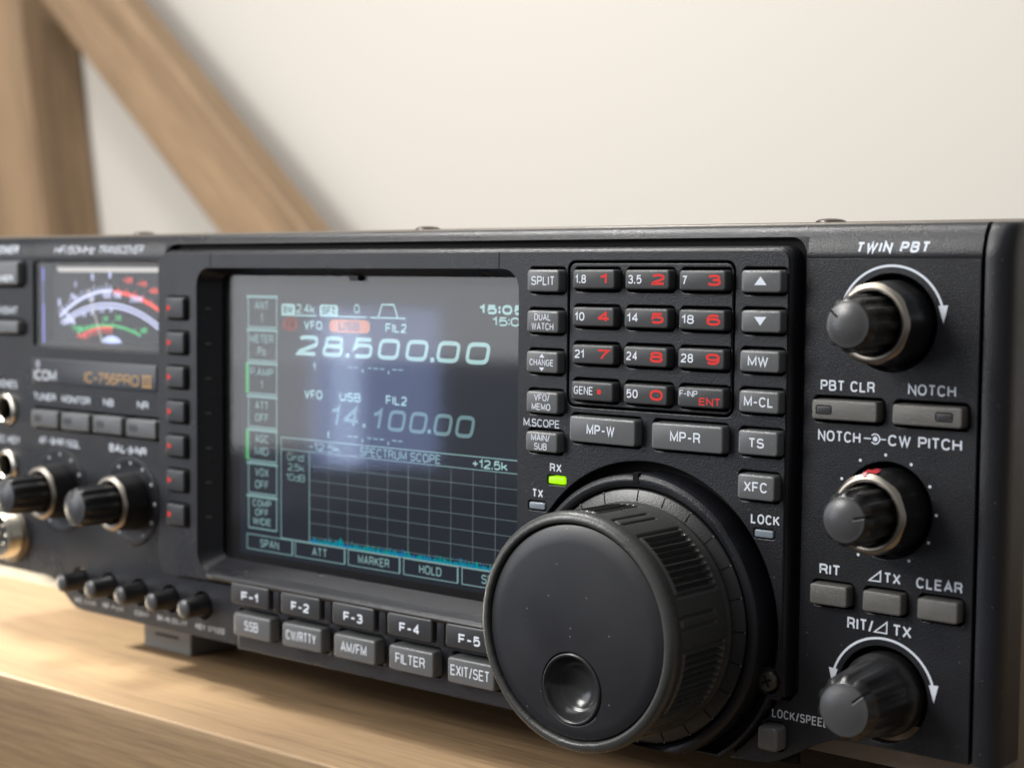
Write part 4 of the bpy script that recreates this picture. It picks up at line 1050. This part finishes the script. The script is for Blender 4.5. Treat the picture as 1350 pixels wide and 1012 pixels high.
# name plate
mb = MB(); mb.loft([fr(31.2, 91.4, 78.6, 86.3, .5, .2), fr(31.2, 91.4, 78.6, 86.3, .5, -.15), fr(31.5, 91.1, 78.9, 86.0, .5, -.3)]); npl = mb.done("name_plate", mat("name_plate_blue_black", (.028, .032, .042), .35), RD, 40)
mb = MB(); put(mb, text2d("ICOM", 11.4, 3.0, .45, 3.5), 38.2, 81.3, -.31); bandring(mb, 34.6, 84.6, .8, .35, 0, 360, -.312, 16); o = mb.done("maker_mark", M['white'], npl, 0)
mb = MB(); put(mb, text2d("IC-756PRO", 25.5, 3.1, .42, 3.0), 70.7, 81.6, -.31)
for k_ in range(3): line(mb, (85.6+k_*1.5, 80.0), (85.6+k_*1.5, 83.2), .6, -.314)
line(mb, (84.9, 83.15), (89.3, 83.15), .4, -.32); line(mb, (84.9, 80.05), (89.3, 80.05), .4, -.32)
mb.done("model_mark", M['gold'], npl, 0)
for o in npl.children: o.location = (0, 0, 0)
# key row under the plate
for i, x in enumerate((40.0, 55.4, 70.9, 86.3)):
    k = key("function_key", x, 68.3, 13.4, 5.1, -2.0, 'key', 2.0, .6, .4, .1)
    mb = MB(); fill(mb, rr2(-3.4, 0, 4.2, 2.0, .6), -2.008); mb.done("indicator", M['fkey'], k, 0)
L("TUNER", 37.5, 74.7, 11.4, 2.1, .32); L("MONITOR", 53.2, 74.6, 14.0, 2.1, .32); L("NB", 69.0, 74.7, 4.8, 2.1, .32); L("NR", 84.9, 74.8, 5.0, 2.1, .32)
L("AF", 36.4, 61.5, 3.8, 2.2, .32); L("RF/SQL", 49.4, 61.4, 11.2, 2.2, .32); L("BAL", 73.0, 61.7, 7.4, 2.3, .45); L("NR", 84.0, 61.6, 4.8, 2.2, .45)
for x in (41.4, 79.1):
    mb = MB(); bandring(mb, x, 61.5, .95, .3, -140, 140, -.012); dot(mb, x, 61.5, .5, -.013); line(mb, (x-2.2, 61.5), (x-1.1, 61.5), .3, -.014); line(mb, (x+1, 61.5), (x+2.2, 61.5), .3, -.015); mb.done("legend", M['white'], RD, 0)
L("HF/50MHz", 52.6, 118.85, 19.5, 2.2, .24, 0.0575*(118.85-116)**2-.03, shear=.15, tilt=.31); L("TRANSCEIVER", 74.6, 118.85, 20.8, 2.2, .22, 0.0575*(118.85-116)**2-.03, shear=.15, tilt=.31)
L("POWER", 17.6, 119.1, 12.2, 2.4, .36, 0.0575*(119.1-116)**2-.03, tilt=.33); L("TRANSMIT", 15.6, 100.5, 16.5, 2.3, .32); L("PHONES", 16.6, 77.7, 13.0, 2.3, .32); L("ELEC-KEY", 16.5, 60.5, 15.5, 2.3, .32)
k = key("power_key", 17.3, 112.0, 19.8, 7.2, -2.2, 'key', 2.0, 1.0, .5, .1); keyleg(k, "TIMER", 2.6, -1.7, -2.208, 9.5, 1.9, .4)
k = key("transmit_key", 17.3, 95.4, 19.8, 3.8, -2.2, 'key', 2.0, .8, .5, .1)
for x, z in JK:
    mb = MB(); lathe(mb, x, z, [(5.1, 1.0), (5.1, -.6), (4.8, -1.1), (4.0, -1.3), (3.5, -1.0), (3.3, 1.5)], 48, cap=False); j = mb.done("jack", M['chrome'], RD, 40)
# screen side keys
for z in SKZ:
    k = key("screen_side_key", 104.4, z, 7.6, 5.6, -4.4, 'fkey', -3.2, .7, .4, .1)
    mb = MB(); fill(mb, [(-3.0, -.9), (-1.4, 0), (-3.0, .9)], -4.408); mb.done("legend", M['red'], k, 0)
    mb = MB(); mb.loft([cav(99.8, 109.4, z-3.5, z+3.5, 1.0, YC-.004), cav(100.0, 109.2, z-3.3, z+3.3, 1.0, YC-.006)]); mb.done("key_well", M['deep'], RD, 0)
# tick marks on the left wall of the screen recess
for z in SKZ:
    mb = MB(); fill(mb, rr2(0, 0, 1.6, .5, .1), 0); o = mb.done("wall_tick", M['tickdim'], RD, 0); o.location = Vector((114.2, -.6, z-.0))*MM-RD.location; o.rotation_euler = (0, 0, math.radians(60))
# lettering under the small knobs
for s_, x, w_ in (("MIC GAIN", 57.0, 10.0), ("RF PWR", 70.5, 9.5), ("COMP", 84.0, 6.5), ("BK-IN DELAY", 97.5, 13.0), ("KEY SPEED", 113.8, 12.0)): L(s_, x, 14.9, w_, 1.5, .3, m='dots')
# microphone connector
mc = bpy.data.objects.new("microphone_socket", None); COL.objects.link(mc); mc.parent = RD; mc.location = Vector((19.6, 0, 31.4))*MM-RD.location
mb = MB(); lathe(mb, 0, 0, [(9.0, 0.0), (8.8, -.9), (7.6, -1.2)], 56); mb.done("flange", M['ring'], mc, 40)
pr = [(7.3, -1.0)]
for i in range(7): pr += [(7.3, -1.2-i*.55), (7.0, -1.45-i*.55)]
pr += [(6.9, -5.2), (6.6, -5.4), (6.0, -5.4), (5.8, -5.1), (5.7, -3.2)]
mb = MB(); lathe(mb, 0, 0, pr, 56, cap=False); mb.done("threaded_shell", M['chrome'], mc, 30)
mb = MB(); lathe(mb, 0, 0, [(5.8, -3.0), (.2, -3.1)], 40); mb.done("insert", M['black'], mc, 0)
for i in range(8):
    a = 2*PI*i/7; r = 3.6 if i < 7 else 0
    mb = MB(); lathe(mb, r*math.cos(a), r*math.sin(a), [(.5, -3.0), (.5, -4.8), (.2, -5.0)], 10); mb.done("pin", M['chrome'], mc, 40)
bpy.context.view_layer.update()
